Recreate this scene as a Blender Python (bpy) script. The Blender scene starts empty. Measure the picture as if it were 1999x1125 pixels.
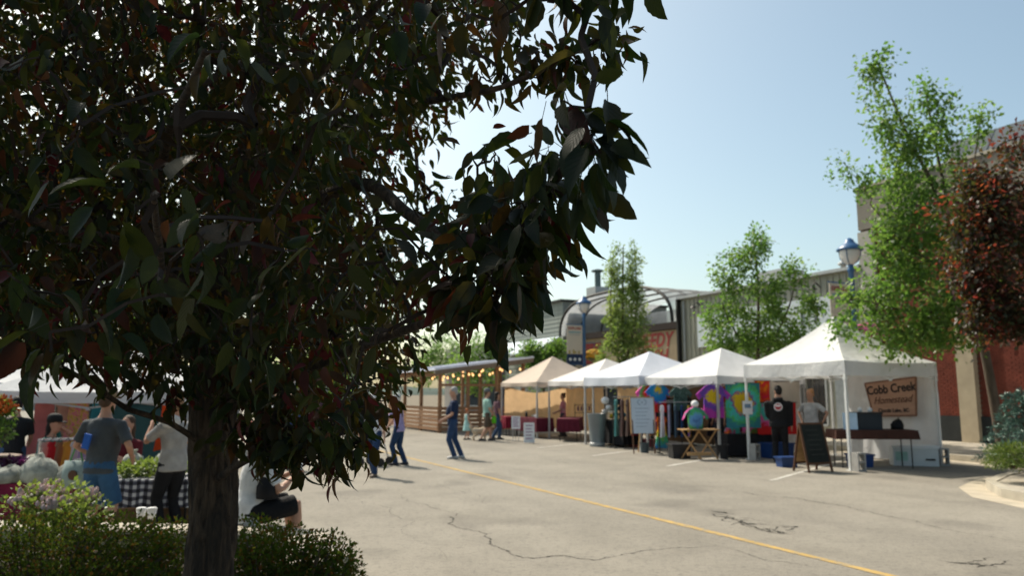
import bpy, math, random
import numpy as np
from mathutils import Vector, Matrix
R = math.radians
random.seed(7)
rng = np.random.default_rng(7)
sc = bpy.context.scene
col = sc.collection

# ------------------------------------------------------------------ camera
FPX, CAMH, HORZ = 1464.0, 1.68, 767.0          # focal length in photo pixels, eye height, horizon row
PITCH = math.atan((HORZ - 562.5) / FPX)
cd = bpy.data.cameras.new('camera')
cam = bpy.data.objects.new('camera', cd)
col.objects.link(cam)
cam.location = (0, 0, CAMH)
cam.rotation_euler = (math.pi / 2 + PITCH, 0, 0)
cd.sensor_width = 36
cd.lens = 36 * FPX / 1999
cd.clip_start = 0.05
cd.clip_end = 2000
cd.dof.use_dof = True
cd.dof.focus_distance = 1.7
cd.dof.aperture_fstop = 5.2
sc.camera = cam

# ------------------------------------------------------------------ sky and sun
SUN_AZ, SUN_EL = R(-40), R(50)                  # azimuth from +Y, positive to +X
w = bpy.data.worlds.new('World')
sc.world = w
w.use_nodes = True
nt = w.node_tree
sky = nt.nodes.new('ShaderNodeTexSky')
sky.sky_type = 'NISHITA'
sky.sun_disc = False
sky.sun_elevation = SUN_EL
sky.sun_rotation = SUN_AZ
sky.altitude = 600
sky.air_density = 1.0
sky.dust_density = 4.4
sky.ozone_density = 0.4
wb_ = nt.nodes.new('ShaderNodeMix')                # the photograph's cool-green white balance, the same over the whole sky
wb_.data_type = 'RGBA'; wb_.blend_type = 'MULTIPLY'; wb_.inputs[0].default_value = 1.0
wb_.inputs[7].default_value = (1.04, 1.09, 0.94, 1)
nt.links.new(sky.outputs[0], wb_.inputs[6])
nt.links.new(wb_.outputs[2], nt.nodes['Background'].inputs[0])
nt.nodes['Background'].inputs[1].default_value = 0.135
sl = bpy.data.lights.new('sun', 'SUN')
sl.energy = 4.2
sl.angle = R(0.53)
sl.color = (1.0, 0.92, 0.79)
so = bpy.data.objects.new('sun', sl)
col.objects.link(so)
to_sun = Vector((math.sin(SUN_AZ) * math.cos(SUN_EL), math.cos(SUN_AZ) * math.cos(SUN_EL), math.sin(SUN_EL)))
so.rotation_euler = to_sun.to_track_quat('Z', 'Y').to_euler()
so.location = to_sun * 50
sc.view_settings.view_transform = 'Standard'
sc.view_settings.look = 'None'
sc.view_settings.exposure = 0.40
sc.view_settings.gamma = 1.0
sc.cycles.max_bounces = 6
sc.cycles.diffuse_bounces = 3
sc.cycles.transparent_max_bounces = 8
sc.cycles.use_denoising = True

# ------------------------------------------------------------------ places
def at(px, py, d, dz=0.0):
    """point that lies d metres ahead (world Y)"""
    a = (py - 562.5) / FPX
    c, s = math.cos(PITCH), math.sin(PITCH)
    y, z = c + a * s, s - a * c
    x = (px - 999.5) / FPX
    k = d / y
    return Vector((x * k, d, CAMH + z * k + dz))
def gp(px, py, z=0.0):
    a = (py - 562.5) / FPX
    c, s = math.cos(PITCH), math.sin(PITCH)
    y, zz = c + a * s, s - a * c
    k = (z - CAMH) / zz
    return Vector(((px - 999.5) / FPX * k, y * k, z))
SA = R(26)                                       # the street runs away to the left of the view axis
CS, SN = math.cos(SA), math.sin(SA)
def P(s, n, z=0.0):
    """street place: s metres along the street, n metres to its right"""
    return Vector((n * CS - s * SN, n * SN + s * CS, z))

# ------------------------------------------------------------------ mesh helpers
class MB:
    def __init__(self):
        self.v, self.f, self.m = [], [], []
    def add(self, vs, fs, m=0):
        o = len(self.v)
        self.v += [tuple(v) for v in vs]
        self.f += [tuple(i + o for i in f) for f in fs]
        self.m += [m] * len(fs)
        return self
    def box(self, c, d, rz=0.0, m=0, tilt=None):
        hx, hy, hz = d[0] / 2, d[1] / 2, d[2] / 2
        vs = [Vector((x, y, z)) for z in (-hz, hz) for y in (-hy, hy) for x in (-hx, hx)]
        M = Matrix.Rotation(rz, 3, 'Z')
        if tilt: M = M @ Matrix.Rotation(tilt[0], 3, tilt[1])
        vs = [M @ v + Vector(c) for v in vs]
        return self.add(vs, [(0, 2, 3, 1), (4, 5, 7, 6), (0, 1, 5, 4), (2, 6, 7, 3), (0, 4, 6, 2), (1, 3, 7, 5)], m)
    def bar(self, a, b, w_, h_, m=0, up=(0, 0, 1)):
        a, b = Vector(a), Vector(b)
        t = (b - a).normalized()
        x = t.cross(Vector(up))
        if x.length < 1e-4: x = t.cross(Vector((1, 0, 0)))
        x.normalize()
        z = x.cross(t)
        vs = []
        for p in (a, b):
            for i, j in ((-1, -1), (1, -1), (1, 1), (-1, 1)):
                vs.append(p + x * (i * w_ / 2) + z * (j * h_ / 2))
        return self.add(vs, [(3, 2, 1, 0), (4, 5, 6, 7), (0, 1, 5, 4), (1, 2, 6, 5), (2, 3, 7, 6), (3, 0, 4, 7)], m)
    def tube(self, pts, rad, n=8, m=0, cap=True):
        pts = [Vector(p) for p in pts]
        if not hasattr(rad, '__len__'): rad = [rad] * len(pts)
        vs, fs = [], []
        ref = None
        for i, p in enumerate(pts):
            t = (pts[min(i + 1, len(pts) - 1)] - pts[max(i - 1, 0)])
            if t.length < 1e-7: t = Vector((0, 0, 1))
            t.normalize()
            if ref is None:
                ref = Vector((1, 0, 0)) if abs(t.x) < .8 else Vector((0, 1, 0))
            x = (ref - t * ref.dot(t)).normalized()
            ref = x
            y = t.cross(x)
            for k in range(n):
                a = 2 * math.pi * k / n
                vs.append(p + (x * math.cos(a) + y * math.sin(a)) * rad[i])
        for i in range(len(pts) - 1):
            for k in range(n):
                a, b = i * n + k, i * n + (k + 1) % n
                fs.append((a, b, b + n, a + n))
        if cap:
            fs.append(tuple(range(n - 1, -1, -1)))
            fs.append(tuple(range((len(pts) - 1) * n, len(pts) * n)))
        return self.add(vs, fs, m)
    def loft(self, rings, n=12, m=0):
        """rings: (centre, x axis*rx, y axis*ry)"""
        vs, fs = [], []
        for c, x, y in rings:
            for k in range(n):
                a = 2 * math.pi * k / n
                vs.append(Vector(c) + Vector(x) * math.cos(a) + Vector(y) * math.sin(a))
        for i in range(len(rings) - 1):
            for k in range(n):
                a, b = i * n + k, i * n + (k + 1) % n
                fs.append((a, b, b + n, a + n))
        fs.append(tuple(range(n - 1, -1, -1)))
        fs.append(tuple(range((len(rings) - 1) * n, len(rings) * n)))
        return self.add(vs, fs, m)
    def lathe(self, prof, n=16, c=(0, 0, 0), m=0):
        c = Vector(c)
        return self.loft([(c + Vector((0, 0, z)), Vector((r, 0, 0)), Vector((0, r, 0))) for r, z in prof], n, m)
    def ell(self, c, r, n=10, k=7, m=0, M=None):
        rings = []
        M = M or Matrix.Identity(3)
        for i in range(k):
            a = math.pi * (i + .35) / (k - .3) - math.pi / 2
            a = max(-1.5, min(1.5, a))
            rings.append((Vector(c) + M @ Vector((0, 0, r[2] * math.sin(a))), M @ Vector((r[0] * math.cos(a), 0, 0)), M @ Vector((0, r[1] * math.cos(a), 0))))
        return self.loft(rings, n, m)
    def grid(self, fn, nu, nv, m=0):
        vs = [fn(i / nu, j / nv) for j in range(nv + 1) for i in range(nu + 1)]
        fs = [(j * (nu + 1) + i, j * (nu + 1) + i + 1, (j + 1) * (nu + 1) + i + 1, (j + 1) * (nu + 1) + i) for j in range(nv) for i in range(nu)]
        return self.add(vs, fs, m)
    def plate(self, outline, t, m=0):
        """outline in the x-z plane, thickness t along y"""
        n = len(outline)
        vs = [(x, -t / 2, z) for x, z in outline] + [(x, t / 2, z) for x, z in outline]
        fs = [tuple(range(n)), tuple(range(2 * n - 1, n - 1, -1))] + [(i, i + n, (i + 1) % n + n, (i + 1) % n) for i in range(n)]
        return self.add(vs, fs, m)
    def mesh(self, name, mats, smooth=False):
        me = bpy.data.meshes.new(name)
        me.from_pydata(self.v, [], self.f)
        for m in (mats if isinstance(mats, (list, tuple)) else [mats]): me.materials.append(m)
        if len(me.materials) > 1: me.polygons.foreach_set('material_index', self.m)
        if smooth: me.polygons.foreach_set('use_smooth', [True] * len(me.polygons))
        me.update()
        return me
    def build(self, name, mats, parent=None, smooth=False, loc=None, rz=None):
        return obj(name, self.mesh(name, mats, smooth), parent, loc, rz)

def obj(name, me, parent=None, loc=None, rz=None):
    o = bpy.data.objects.new(name, me)
    col.objects.link(o)
    if parent is not None: o.parent = parent
    if loc is not None: o.location = loc
    if rz is not None: o.rotation_euler = (0, 0, rz)
    return o
def tag(o, label=None, cat=None, group=None, kind=None):
    if label: o['label'] = label
    if cat: o['category'] = cat
    if group: o['group'] = group
    if kind: o['kind'] = kind
    return o
def thing(name, label, cat, loc=(0, 0, 0), rz=0.0, group=None):
    return tag(obj(name, None, None, loc, rz), label, cat, group)
def copy_tree(o, parent=None):
    c = o.copy()
    col.objects.link(c)
    c.parent = parent
    for ch in list(o.children): copy_tree(ch, c)
    return c

# ------------------------------------------------------------------ materials
MATS = {}
def nodes(name):
    m = bpy.data.materials.new(name)
    m.use_nodes = True
    t = m.node_tree
    return m, t, t.nodes, t.links, t.nodes['Principled BSDF']
def rgba(c, k=1.0): return (min(1, c[0] * k), min(1, c[1] * k), min(1, c[2] * k), 1)
def coords(N, L, scale=(1, 1, 1)):
    tc = N.new('ShaderNodeTexCoord')
    mp = N.new('ShaderNodeMapping')
    mp.inputs['Scale'].default_value = scale
    L.new(tc.outputs['Object'], mp.inputs[0])
    return mp.outputs[0]
def ramp(N, L, fac, stops, interp='LINEAR'):
    r = N.new('ShaderNodeValToRGB')
    r.color_ramp.interpolation = interp
    e = r.color_ramp.elements
    while len(e) < len(stops): e.new(0.5)
    for i, (p, c) in enumerate(stops):
        e[i].position = p
        e[i].color = rgba(c)
    L.new(fac, r.inputs[0])
    return r.outputs[0]
def noise(N, L, vec, scale, detail=4, rough=.55, dist=0):
    n = N.new('ShaderNodeTexNoise')
    n.inputs['Scale'].default_value = scale
    n.inputs['Detail'].default_value = detail
    n.inputs['Roughness'].default_value = rough
    n.inputs['Distortion'].default_value = dist
    L.new(vec, n.inputs['Vector'])
    return n.outputs['Fac']
def mix(N, L, a, b, f, mode='MIX'):
    x = N.new('ShaderNodeMix')
    x.data_type = 'RGBA'
    x.blend_type = mode
    for i, v in ((0, f), (6, a), (7, b)):
        if isinstance(v, bpy.types.NodeSocket): L.new(v, x.inputs[i])
        elif i == 0: x.inputs[0].default_value = v
        else: x.inputs[i].default_value = rgba(v)
    return x.outputs[2]
def bumpn(N, L, h, s, d=.02):
    b = N.new('ShaderNodeBump')
    b.inputs['Strength'].default_value = s
    b.inputs['Distance'].default_value = d
    L.new(h, b.inputs['Height'])
    return b.outputs[0]
def mat(name, c, rough=.75, var=.15, scale=5, bump=0, bscale=40, metal=0, spec=.3, stretch=(1, 1, 1), emit=0):
    if name in MATS: return MATS[name]
    m, t, N, L, B = nodes(name)
    v = coords(N, L, stretch)
    f = noise(N, L, v, scale, 5)
    L.new(ramp(N, L, f, [(.28, tuple(x * (1 - var) for x in c)), (.72, tuple(x * (1 + var) for x in c))]), B.inputs['Base Color'])
    B.inputs['Roughness'].default_value = rough
    B.inputs['Metallic'].default_value = metal
    B.inputs['Specular IOR Level'].default_value = spec
    if bump: L.new(bumpn(N, L, noise(N, L, v, bscale, 3), bump), B.inputs['Normal'])
    if emit:
        B.inputs['Emission Color'].default_value = rgba(c)
        B.inputs['Emission Strength'].default_value = emit
    MATS[name] = m
    return m
def fabric(name, c, trans=.25, var=.06, scale=3, bump=.3):
    """thin cloth that lets some light through"""
    if name in MATS: return MATS[name]
    m, t, N, L, B = nodes(name)
    v = coords(N, L)
    cc = ramp(N, L, noise(N, L, v, scale, 4), [(.3, tuple(x * (1 - var) for x in c)), (.7, tuple(min(1, x * (1 + var)) for x in c))])
    B.inputs['Roughness'].default_value = .85
    B.inputs['Specular IOR Level'].default_value = .15
    L.new(cc, B.inputs['Base Color'])
    nb = bumpn(N, L, noise(N, L, v, 5, 3, .6, .6), bump, .03)
    L.new(nb, B.inputs['Normal'])
    tr = N.new('ShaderNodeBsdfTranslucent')
    L.new(cc, tr.inputs[0])
    L.new(nb, tr.inputs[1])
    mx = N.new('ShaderNodeMixShader')
    mx.inputs[0].default_value = trans
    L.new(B.outputs[0], mx.inputs[1])
    L.new(tr.outputs[0], mx.inputs[2])
    L.new(mx.outputs[0], N['Material Output'].inputs[0])
    MATS[name] = m
    return m
def tie_dye(name, stops, scale=3.0, kind='noise', centre=(0, 0, 0)):
    m, t, N, L, B = nodes(name)
    v = coords(N, L)
    if kind == 'noise':
        f = noise(N, L, v, scale, 3, .5, 1.4)
        stops = [(.25 + .5 * p, c) for p, c in stops]
    else:
        mp = N.new('ShaderNodeMapping')
        mp.inputs['Location'].default_value = tuple(-x for x in centre)
        L.new(v, mp.inputs[0])
        ln = N.new('ShaderNodeVectorMath'); ln.operation = 'LENGTH'
        L.new(mp.outputs[0], ln.inputs[0])
        ml = N.new('ShaderNodeMath'); ml.operation = 'MULTIPLY_ADD'
        L.new(ln.outputs['Value'], ml.inputs[0])
        ml.inputs[1].default_value = scale
        ad = N.new('ShaderNodeMath'); ad.operation = 'MULTIPLY_ADD'
        L.new(noise(N, L, v, 5, 4, .65, 1.6), ad.inputs[0])
        ad.inputs[1].default_value = .95; ad.inputs[2].default_value = -.47
        L.new(ad.outputs[0], ml.inputs[2])
        f = ml.outputs[0]
    L.new(ramp(N, L, f, stops), B.inputs['Base Color'])
    B.inputs['Roughness'].default_value = .85
    B.inputs['Specular IOR Level'].default_value = .15
    MATS[name] = m
    return m
def leaf_mat(name, dif, tra, trans=.4, rough=.45, spec=.4):
    """dif / tra: colour stops over each leaf's own tint"""
    m, t, N, L, B = nodes(name)
    a = N.new('ShaderNodeAttribute')
    a.attribute_name = 'tint'
    c1 = ramp(N, L, a.outputs['Fac'], dif)
    c2 = ramp(N, L, a.outputs['Fac'], tra)
    n = noise(N, L, coords(N, L), 45, 2)
    L.new(mix(N, L, c1, (1.5, 1.5, 1.5), n, 'MULTIPLY'), B.inputs['Base Color'])
    B.inputs['Roughness'].default_value = rough
    B.inputs['Specular IOR Level'].default_value = spec
    tr = N.new('ShaderNodeBsdfTranslucent')
    L.new(c2, tr.inputs[0])
    mx = N.new('ShaderNodeMixShader')
    mx.inputs[0].default_value = trans
    L.new(B.outputs[0], mx.inputs[1])
    L.new(tr.outputs[0], mx.inputs[2])
    L.new(mx.outputs[0], N['Material Output'].inputs[0])
    return m
def glass(name, c, alpha=.5, rough=.2):
    """thin translucent sheet"""
    m, t, N, L, B = nodes(name)
    B.inputs['Base Color'].default_value = rgba(c)
    B.inputs['Roughness'].default_value = rough
    B.inputs['Alpha'].default_value = alpha
    MATS[name] = m
    return m

def road_mat():
    m, t, N, L, B = nodes('asphalt')
    v = coords(N, L)
    big = noise(N, L, v, .22, 5, .6, .4)
    mid = noise(N, L, v, 1.6, 5, .6)
    fine = noise(N, L, v, 55, 3, .7)
    c = ramp(N, L, big, [(.3, (.25, .226, .186)), (.7, (.325, .296, .246))])
    c = mix(N, L, c, ramp(N, L, mid, [(.3, (.80, .80, .80)), (.65, (1.06, 1.05, 1.04))]), .75, 'MULTIPLY')
    mott = noise(N, L, v, 13, 5, .75)
    c = mix(N, L, c, ramp(N, L, mott, [(.32, (.62, .62, .64)), (.5, (1, 1, 1)), (.68, (1.28, 1.26, 1.24))]), .8, 'MULTIPLY')
    oil = noise(N, L, v, .55, 2, .4)
    c = mix(N, L, c, ramp(N, L, oil, [(.30, (.72, .72, .73)), (.40, (1, 1, 1))]), .8, 'MULTIPLY')
    c = mix(N, L, c, ramp(N, L, fine, [(.32, (.55, .55, .56)), (.5, (1, 1, 1)), (.7, (1.3, 1.28, 1.24))]), .75, 'MULTIPLY')
    vs = coords(N, L, (1, .06, 1))
    mp = N.new('ShaderNodeMapping')
    mp.inputs['Rotation'].default_value = (0, 0, -SA)
    tc = N.new('ShaderNodeTexCoord')
    L.new(tc.outputs['Object'], mp.inputs[0])
    mp2 = N.new('ShaderNodeMapping'); mp2.inputs['Scale'].default_value = (1, .05, 1)
    L.new(mp.outputs[0], mp2.inputs[0])
    lane = noise(N, L, mp2.outputs[0], .8, 3, .5)
    c = mix(N, L, c, ramp(N, L, lane, [(.35, (.86, .86, .87)), (.6, (1.05, 1.04, 1.03))]), .8, 'MULTIPLY')
    L.new(c, B.inputs['Base Color'])
    B.inputs['Roughness'].default_value = .9
    B.inputs['Specular IOR Level'].default_value = .2
    L.new(bumpn(N, L, fine, .5, .008), B.inputs['Normal'])
    return m

M_road = road_mat()
def paint_mat(name, c, worn=.42):
    m, t, N, L, B = nodes(name)
    v = coords(N, L)
    f = ramp(N, L, noise(N, L, v, 7, 6, .8), [(worn - .08, (0, 0, 0)), (worn + .08, (.92, .92, .92))])
    c2 = ramp(N, L, noise(N, L, v, 2.2, 4), [(.3, tuple(x * .82 for x in c)), (.7, tuple(x * 1.1 for x in c))])
    L.new(mix(N, L, (.25, .225, .18), c2, f), B.inputs['Base Color'])
    B.inputs['Roughness'].default_value = .9
    B.inputs['Specular IOR Level'].default_value = .15
    return m
M_conc = mat('concrete', (.40, .36, .29), .9, .18, 3, .3, 60)
M_walk = mat('pavement concrete', (.36, .32, .26), .9, .2, 1.2, .3, 50)
M_earth = mat('dry earth', (.16, .13, .09), .95, .3, 1)
M_white = fabric('white canopy cloth', (.72, .72, .72), .24, .05, 3, .6)
M_tan = fabric('tan canopy cloth', (.72, .50, .29), .5, .08)
M_beige = fabric('beige canopy cloth', (.62, .52, .43), .22, .05)
M_leg = mat('grey enamel steel', (.42, .42, .42), .45, .06, 8, metal=.3)
M_wleg = mat('white enamel steel', (.72, .72, .70), .45, .05, 8)
M_black = mat('black plastic', (.018, .018, .02), .5, .2, 10)
M_dark = mat('dark cloth', (.014, .014, .017), .9, .25, 8)
M_wood = mat('pale pine wood', (.42, .25, .11), .65, .25, 3, .15, 30, stretch=(1, 1, 6))
M_cedar = mat('cedar boards', (.30, .16, .085), .75, .3, 2.5, .2, 25, stretch=(2, 2, 8))
M_brownw = mat('dark stained wood', (.10, .045, .022), .6, .25, 4, .15, 30)
M_paper = mat('white paper', (.74, .74, .74), .8, .03, 4)
M_ink = mat('dark ink', (.03, .028, .03), .8, .1, 4)
M_blue = mat('blue enamel', (.035, .115, .26), .4, .12, 6, spec=.5)
M_iron = mat('dark iron', (.03, .028, .026), .55, .2, 8, metal=.4)
M_galv = mat('galvanised metal', (.36, .37, .37), .5, .12, 3, metal=.4)
# ================================================================== foliage helpers
def leaf_template(stations, w=.3, fold=.10, droop=.12, serr=0.0, curl=0.0, stalk=.0):
    """blade along +y (length 1), three points per station; returns verts, triangles"""
    v, f = [(0, 0, 0)], []
    n = stations
    for i in range(1, n):
        t = i / n
        h = w * (math.sin(math.pi * t ** .8) ** .8) * (1 - .15 * t)
        if serr and i % 2: h *= 1 - serr
        z = -droop * t * t
        cu = curl * math.sin(math.pi * t)
        v += [(-h, t, z + fold * h / w - cu * h), (0, t, z), (h, t, z + fold * h / w - cu * h)]
    v.append((0, 1.0, -droop * 1.1))
    f += [(0, 2, 1), (0, 3, 2)]
    for i in range(n - 2):
        a = 1 + 3 * i
        for k in (0, 1):
            f += [(a + k, a + k + 1, a + k + 4), (a + k, a + k + 4, a + k + 3)]
    a = 1 + 3 * (n - 2)
    e = len(v) - 1
    f += [(a, a + 1, e), (a + 1, a + 2, e)]
    if stalk:
        o = len(v)
        r = .012
        v += [(-r, 0.02, 0), (r, 0.02, 0), (0, 0.02, r), (-r, -stalk, .06), (r, -stalk, .06), (0, -stalk, .06 + r)]
        f += [(o, o + 1, o + 4), (o, o + 4, o + 3), (o + 1, o + 2, o + 5), (o + 1, o + 5, o + 4), (o + 2, o, o + 3), (o + 2, o + 3, o + 5)]
    return np.array(v), np.array(f)
LEAF_LO = leaf_template(2, .34, .08, .1)
LEAF_MID = leaf_template(5, .235, .10, .25)
def unit(a): return a / np.maximum(np.linalg.norm(a, axis=1)[:, None], 1e-9)
def cloud_mesh(name, pos, D, Nn, S, tint, tmpl, m):
    tv, tf = tmpl
    D = unit(D); X = unit(np.cross(D, Nn)); Z = np.cross(X, D)
    n, k = len(pos), len(tv)
    V = pos[:, None, :] + S[:, None, None] * (tv[None, :, 0, None] * X[:, None, :] + tv[None, :, 1, None] * D[:, None, :] + tv[None, :, 2, None] * Z[:, None, :])
    F = (tf[None, :, :] + (np.arange(n) * k)[:, None, None]).reshape(-1, 3)
    me = bpy.data.meshes.new(name)
    me.vertices.add(n * k); me.loops.add(F.size); me.polygons.add(len(F))
    me.vertices.foreach_set('co', V.reshape(-1).astype(np.float32))
    me.loops.foreach_set('vertex_index', F.reshape(-1).astype(np.int32))
    me.polygons.foreach_set('loop_start', (np.arange(len(F)) * 3).astype(np.int32))
    me.polygons.foreach_set('use_smooth', np.ones(len(F), dtype=bool))
    a = me.attributes.new('tint', 'FLOAT', 'POINT')
    a.data.foreach_set('value', np.repeat(tint, k).astype(np.float32))
    me.materials.append(m)
    me.update(); me.validate()
    return me
def leaf_cloud(name, pos, S, tmpl, m, parent=None, out=None, hang=.25, tint=None, kind='stuff'):
    n = len(pos)
    D = rng.normal(size=(n, 3))
    if out is not None: D = D * .7 + unit(out) * .8
    D[:, 2] -= hang
    Nn = rng.normal(size=(n, 3)) * .7 + np.array([0, 0, 1.0])
    if tint is None: tint = rng.random(n)
    o = obj(name, cloud_mesh(name, pos, D, Nn, np.asarray(S), tint, tmpl, m), parent)
    if kind: o['kind'] = kind
    return o
M_leafg = leaf_mat('green leaves', [(0, (.045, .095, .02)), (.5, (.075, .135, .03)), (1, (.11, .165, .04))], [(0, (.11, .26, .03)), (.5, (.20, .37, .055)), (1, (.33, .46, .09))], .48)
M_leafp = leaf_mat('poplar leaves', [(0, (.07, .12, .035)), (1, (.15, .20, .06))], [(0, (.20, .34, .05)), (1, (.40, .48, .11))], .5)
M_leafr = leaf_mat('red maple leaves', [(0, (.020, .030, .012)), (.5, (.028, .026, .014)), (.8, (.045, .014, .014)), (1, (.07, .02, .018))], [(0, (.07, .11, .02)), (.55, (.11, .07, .02)), (.8, (.34, .05, .035)), (1, (.65, .18, .04))], .42)
M_bark = mat('grey brown bark', (.10, .075, .055), .9, .35, 9, .6, 30, stretch=(1, 1, .25))
# ================================================================== ground
def sheet(name, pts, z, m, parent=None):
    b = MB(); b.add([(p[0], p[1], z) for p in pts], [tuple(range(len(pts)))])
    return tag(b.build(name, m, parent), kind=None if parent else 'structure')
sheet('ground', [(-600, -300), (600, -300), (600, 900), (-600, 900)], -.012, M_earth)
road = sheet('road', [P(-25, -14), P(-25, 18.3), P(140, 18.3), P(140, -14)], 0, M_road)

M_yel = paint_mat('yellow road paint', (.47, .31, .10), .45)
M_wht = paint_mat('white road paint', (.56, .54, .50), .47)
b = MB()
s = -6.0
while s < 70:                                     # slightly uneven painted edge
    w0 = .055 + random.uniform(-.006, .006)
    b.add([P(s, 6.3 - w0, .004), P(s, 6.3 + w0, .004), P(s + .8, 6.3 + w0, .004), P(s + .8, 6.3 - w0, .004)], [(0, 1, 2, 3)])
    s += .8
tag(b.build('yellow_centre_line', M_yel), kind='structure')
for k in range(7):
    s0 = 11.1 + 3.2 * k
    a, e = P(s0, 10.95), P(s0 + 3.4, 17.6)
    t = (e - a).normalized() * 1; q = Vector((-t.y, t.x, 0)) * .055
    b = MB(); b.add([a - q + Vector((0, 0, .004)), a + q + Vector((0, 0, .004)), e + q + Vector((0, 0, .004)), e - q + Vector((0, 0, .004))], [(3, 2, 1, 0)])
    tag(b.build('parking_line', M_wht), kind='structure')

# cracks: thin tarry fissures on the road
M_crack = mat('dark crack', (.05, .045, .038), .95, .3, 20)
def crack_path(pts, depth=4, j=.16):
    pts = [Vector(p) for p in pts]
    for k in range(depth):
        out = []
        for a, c in zip(pts, pts[1:]):
            d = c - a
            out += [a, (a + c) / 2 + Vector((-d.y, d.x, 0)) * random.uniform(-j, j)]
        pts = out + [pts[-1]]
    return pts
def crack(b, px, w0, depth=4, j=.16, z=.0025):
    pts = crack_path([gp(x, y, z) for x, y in px], depth, j)
    n = len(pts)
    for i in range(n - 1):
        d = (pts[i + 1] - pts[i]).normalized(); q = Vector((-d.y, d.x, 0))
        k = .6 * w0 * random.choice((.25, .5, .8, 1, 1.4, .6)) * random.uniform(.6, 1.2) * min(1, .25 + 2.5 * min(i, n - 2 - i) / n)
        b.add([pts[i] - q * k, pts[i] + q * k, pts[i + 1] + q * k, pts[i + 1] - q * k], [(0, 1, 2, 3)])
b = MB()
crack(b, [(780, 965), (830, 985), (890, 1030), (950, 1050), (990, 1075), (1020, 1090), (1100, 1085), (1160, 1095), (1260, 1075), (1400, 1065)], .021)
crack(b, [(1400, 1065), (1480, 1090), (1600, 1110)], .009)
crack(b, [(1350, 945), (1420, 955), (1500, 970), (1620, 985), (1700, 1000), (1800, 1020)], .017)
crack(b, [(1180, 925), (1260, 930), (1300, 940), (1380, 950)], .012)
crack(b, [(1700, 1000), (1850, 1035), (1999, 1060)], .008)
for k in range(16):                               # the broken patch beside the line
    x, y = random.uniform(1370, 1520), 0
    y = 1003 + (x - 1370) * .2 + random.uniform(-9, 9)
    crack(b, [(x, y), (x + random.uniform(30, 80), y + random.uniform(2, 22))], random.uniform(.022, .045), 3, .35)
for k in range(7):
    x = random.uniform(1830, 1930); y = 1105 + random.uniform(-10, 8)
    crack(b, [(x, y), (x + random.uniform(40, 90), y + random.uniform(-10, 8))], random.uniform(.012, .024), 3, .3)
crack(b, [(870, 880), (930, 885), (980, 878)], .012); crack(b, [(1020, 905), (1090, 902), (1120, 908)], .014)
crack(b, [(920, 1000), (900, 960), (840, 940)], .008); crack(b, [(620, 960), (760, 1000), (880, 1100)], .007)
cr = b.build('crack', M_crack, road); cr['kind'] = 'stuff'

# ---- pavement on the right with its kerb and the bulb-out
kpts = [P(-20, 11.9), P(5.2, 11.9), P(6.6, 12.0), P(7.7, 12.5), P(8.5, 13.4), P(9.0, 14.6), P(9.4, 16.2), P(10.0, 17.4), P(11.2, 18.1), P(13, 18.3), P(140, 18.3)]
def strip(left, right, z0, z1, m, name):
    b = MB()
    n = len(left)
    vs = [Vector((p.x, p.y, z1)) for p in left] + [Vector((p.x, p.y, z1)) for p in right] + [Vector((p.x, p.y, z0)) for p in left] + [Vector((p.x, p.y, z0)) for p in right]
    fs = []
    for i in range(n - 1):
        fs += [(i, i + n, i + n + 1, i + 1), (i + 2 * n, i, i + 1, i + 1 + 2 * n), (i + n, i + 3 * n, i + 3 * n + 1, i + n + 1)]
    b.add(vs, fs)
    return tag(b.build(name, m), kind='structure')
def offset(pts, d):
    out = []
    for i, p in enumerate(pts):
        t = (pts[min(i + 1, len(pts) - 1)] - pts[max(0, i - 1)]).normalized()
        out.append(p + Vector((t.y, -t.x, 0)) * d)
    return out
strip(offset(kpts, -.42), offset(kpts, 0.0), -.01, .006, mat('gutter concrete', (.44, .38, .29), .9, .2, 3, .3, 60), 'gutter')
strip(offset(kpts, 0.0), offset(kpts, .16), -.01, .15, M_conc, 'kerb')
inner = offset(kpts, .155)
sheet('pavement', inner + [P(140, 24.5), P(-20, 24.5)], .135, M_walk)
b = MB()
for k in range(14):                                # joints of the pavement slabs
    a, e = P(3 + 2.4 * k, 18.6, .137), P(3 + 2.4 * k, 23.3, .137)
    b.bar(a, e, .02, .004)
jn = b.build('pavement_joint', M_crack); tag(jn, kind='structure')

# ---- stone planter at the corner of the bulb-out
M_stone = mat('pale planter stone', (.34, .28, .21), .9, .25, 4, .5, 30)
pl = thing('stone_planter', 'low stone planter at the kerb corner under the blue spruce', 'planter', P(8.2, 14.8, .135))
base = P(8.2, 14.8, .135)
ring = [P(4.2, 13.1), P(5.6, 13.0), P(6.9, 13.2), P(7.7, 13.9), P(8.2, 15.0), P(8.5, 16.2)]
for i, (a, e) in enumerate(zip(ring, ring[1:])):
    n = max(1, int((e - a).length / .62))
    for k in range(n):
        p, q = a.lerp(e, k / n), a.lerp(e, (k + .96) / n)
        h = .36 + random.uniform(-.05, .06)
        bb = MB(); bb.bar(Vector((p.x, p.y, h / 2)) - Vector((base.x, base.y, 0)), Vector((q.x, q.y, h / 2)) - Vector((base.x, base.y, 0)), .26 + random.uniform(-.03, .03), h)
        bb.build('stone', M_stone, pl)
so_ = MB(); so_.add([Vector((p.x - base.x, p.y - base.y, .27)) for p in ring + [P(8.2, 18), P(4, 18)]], [tuple(range(8))])
so_.build('soil', M_earth, pl)

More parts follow.
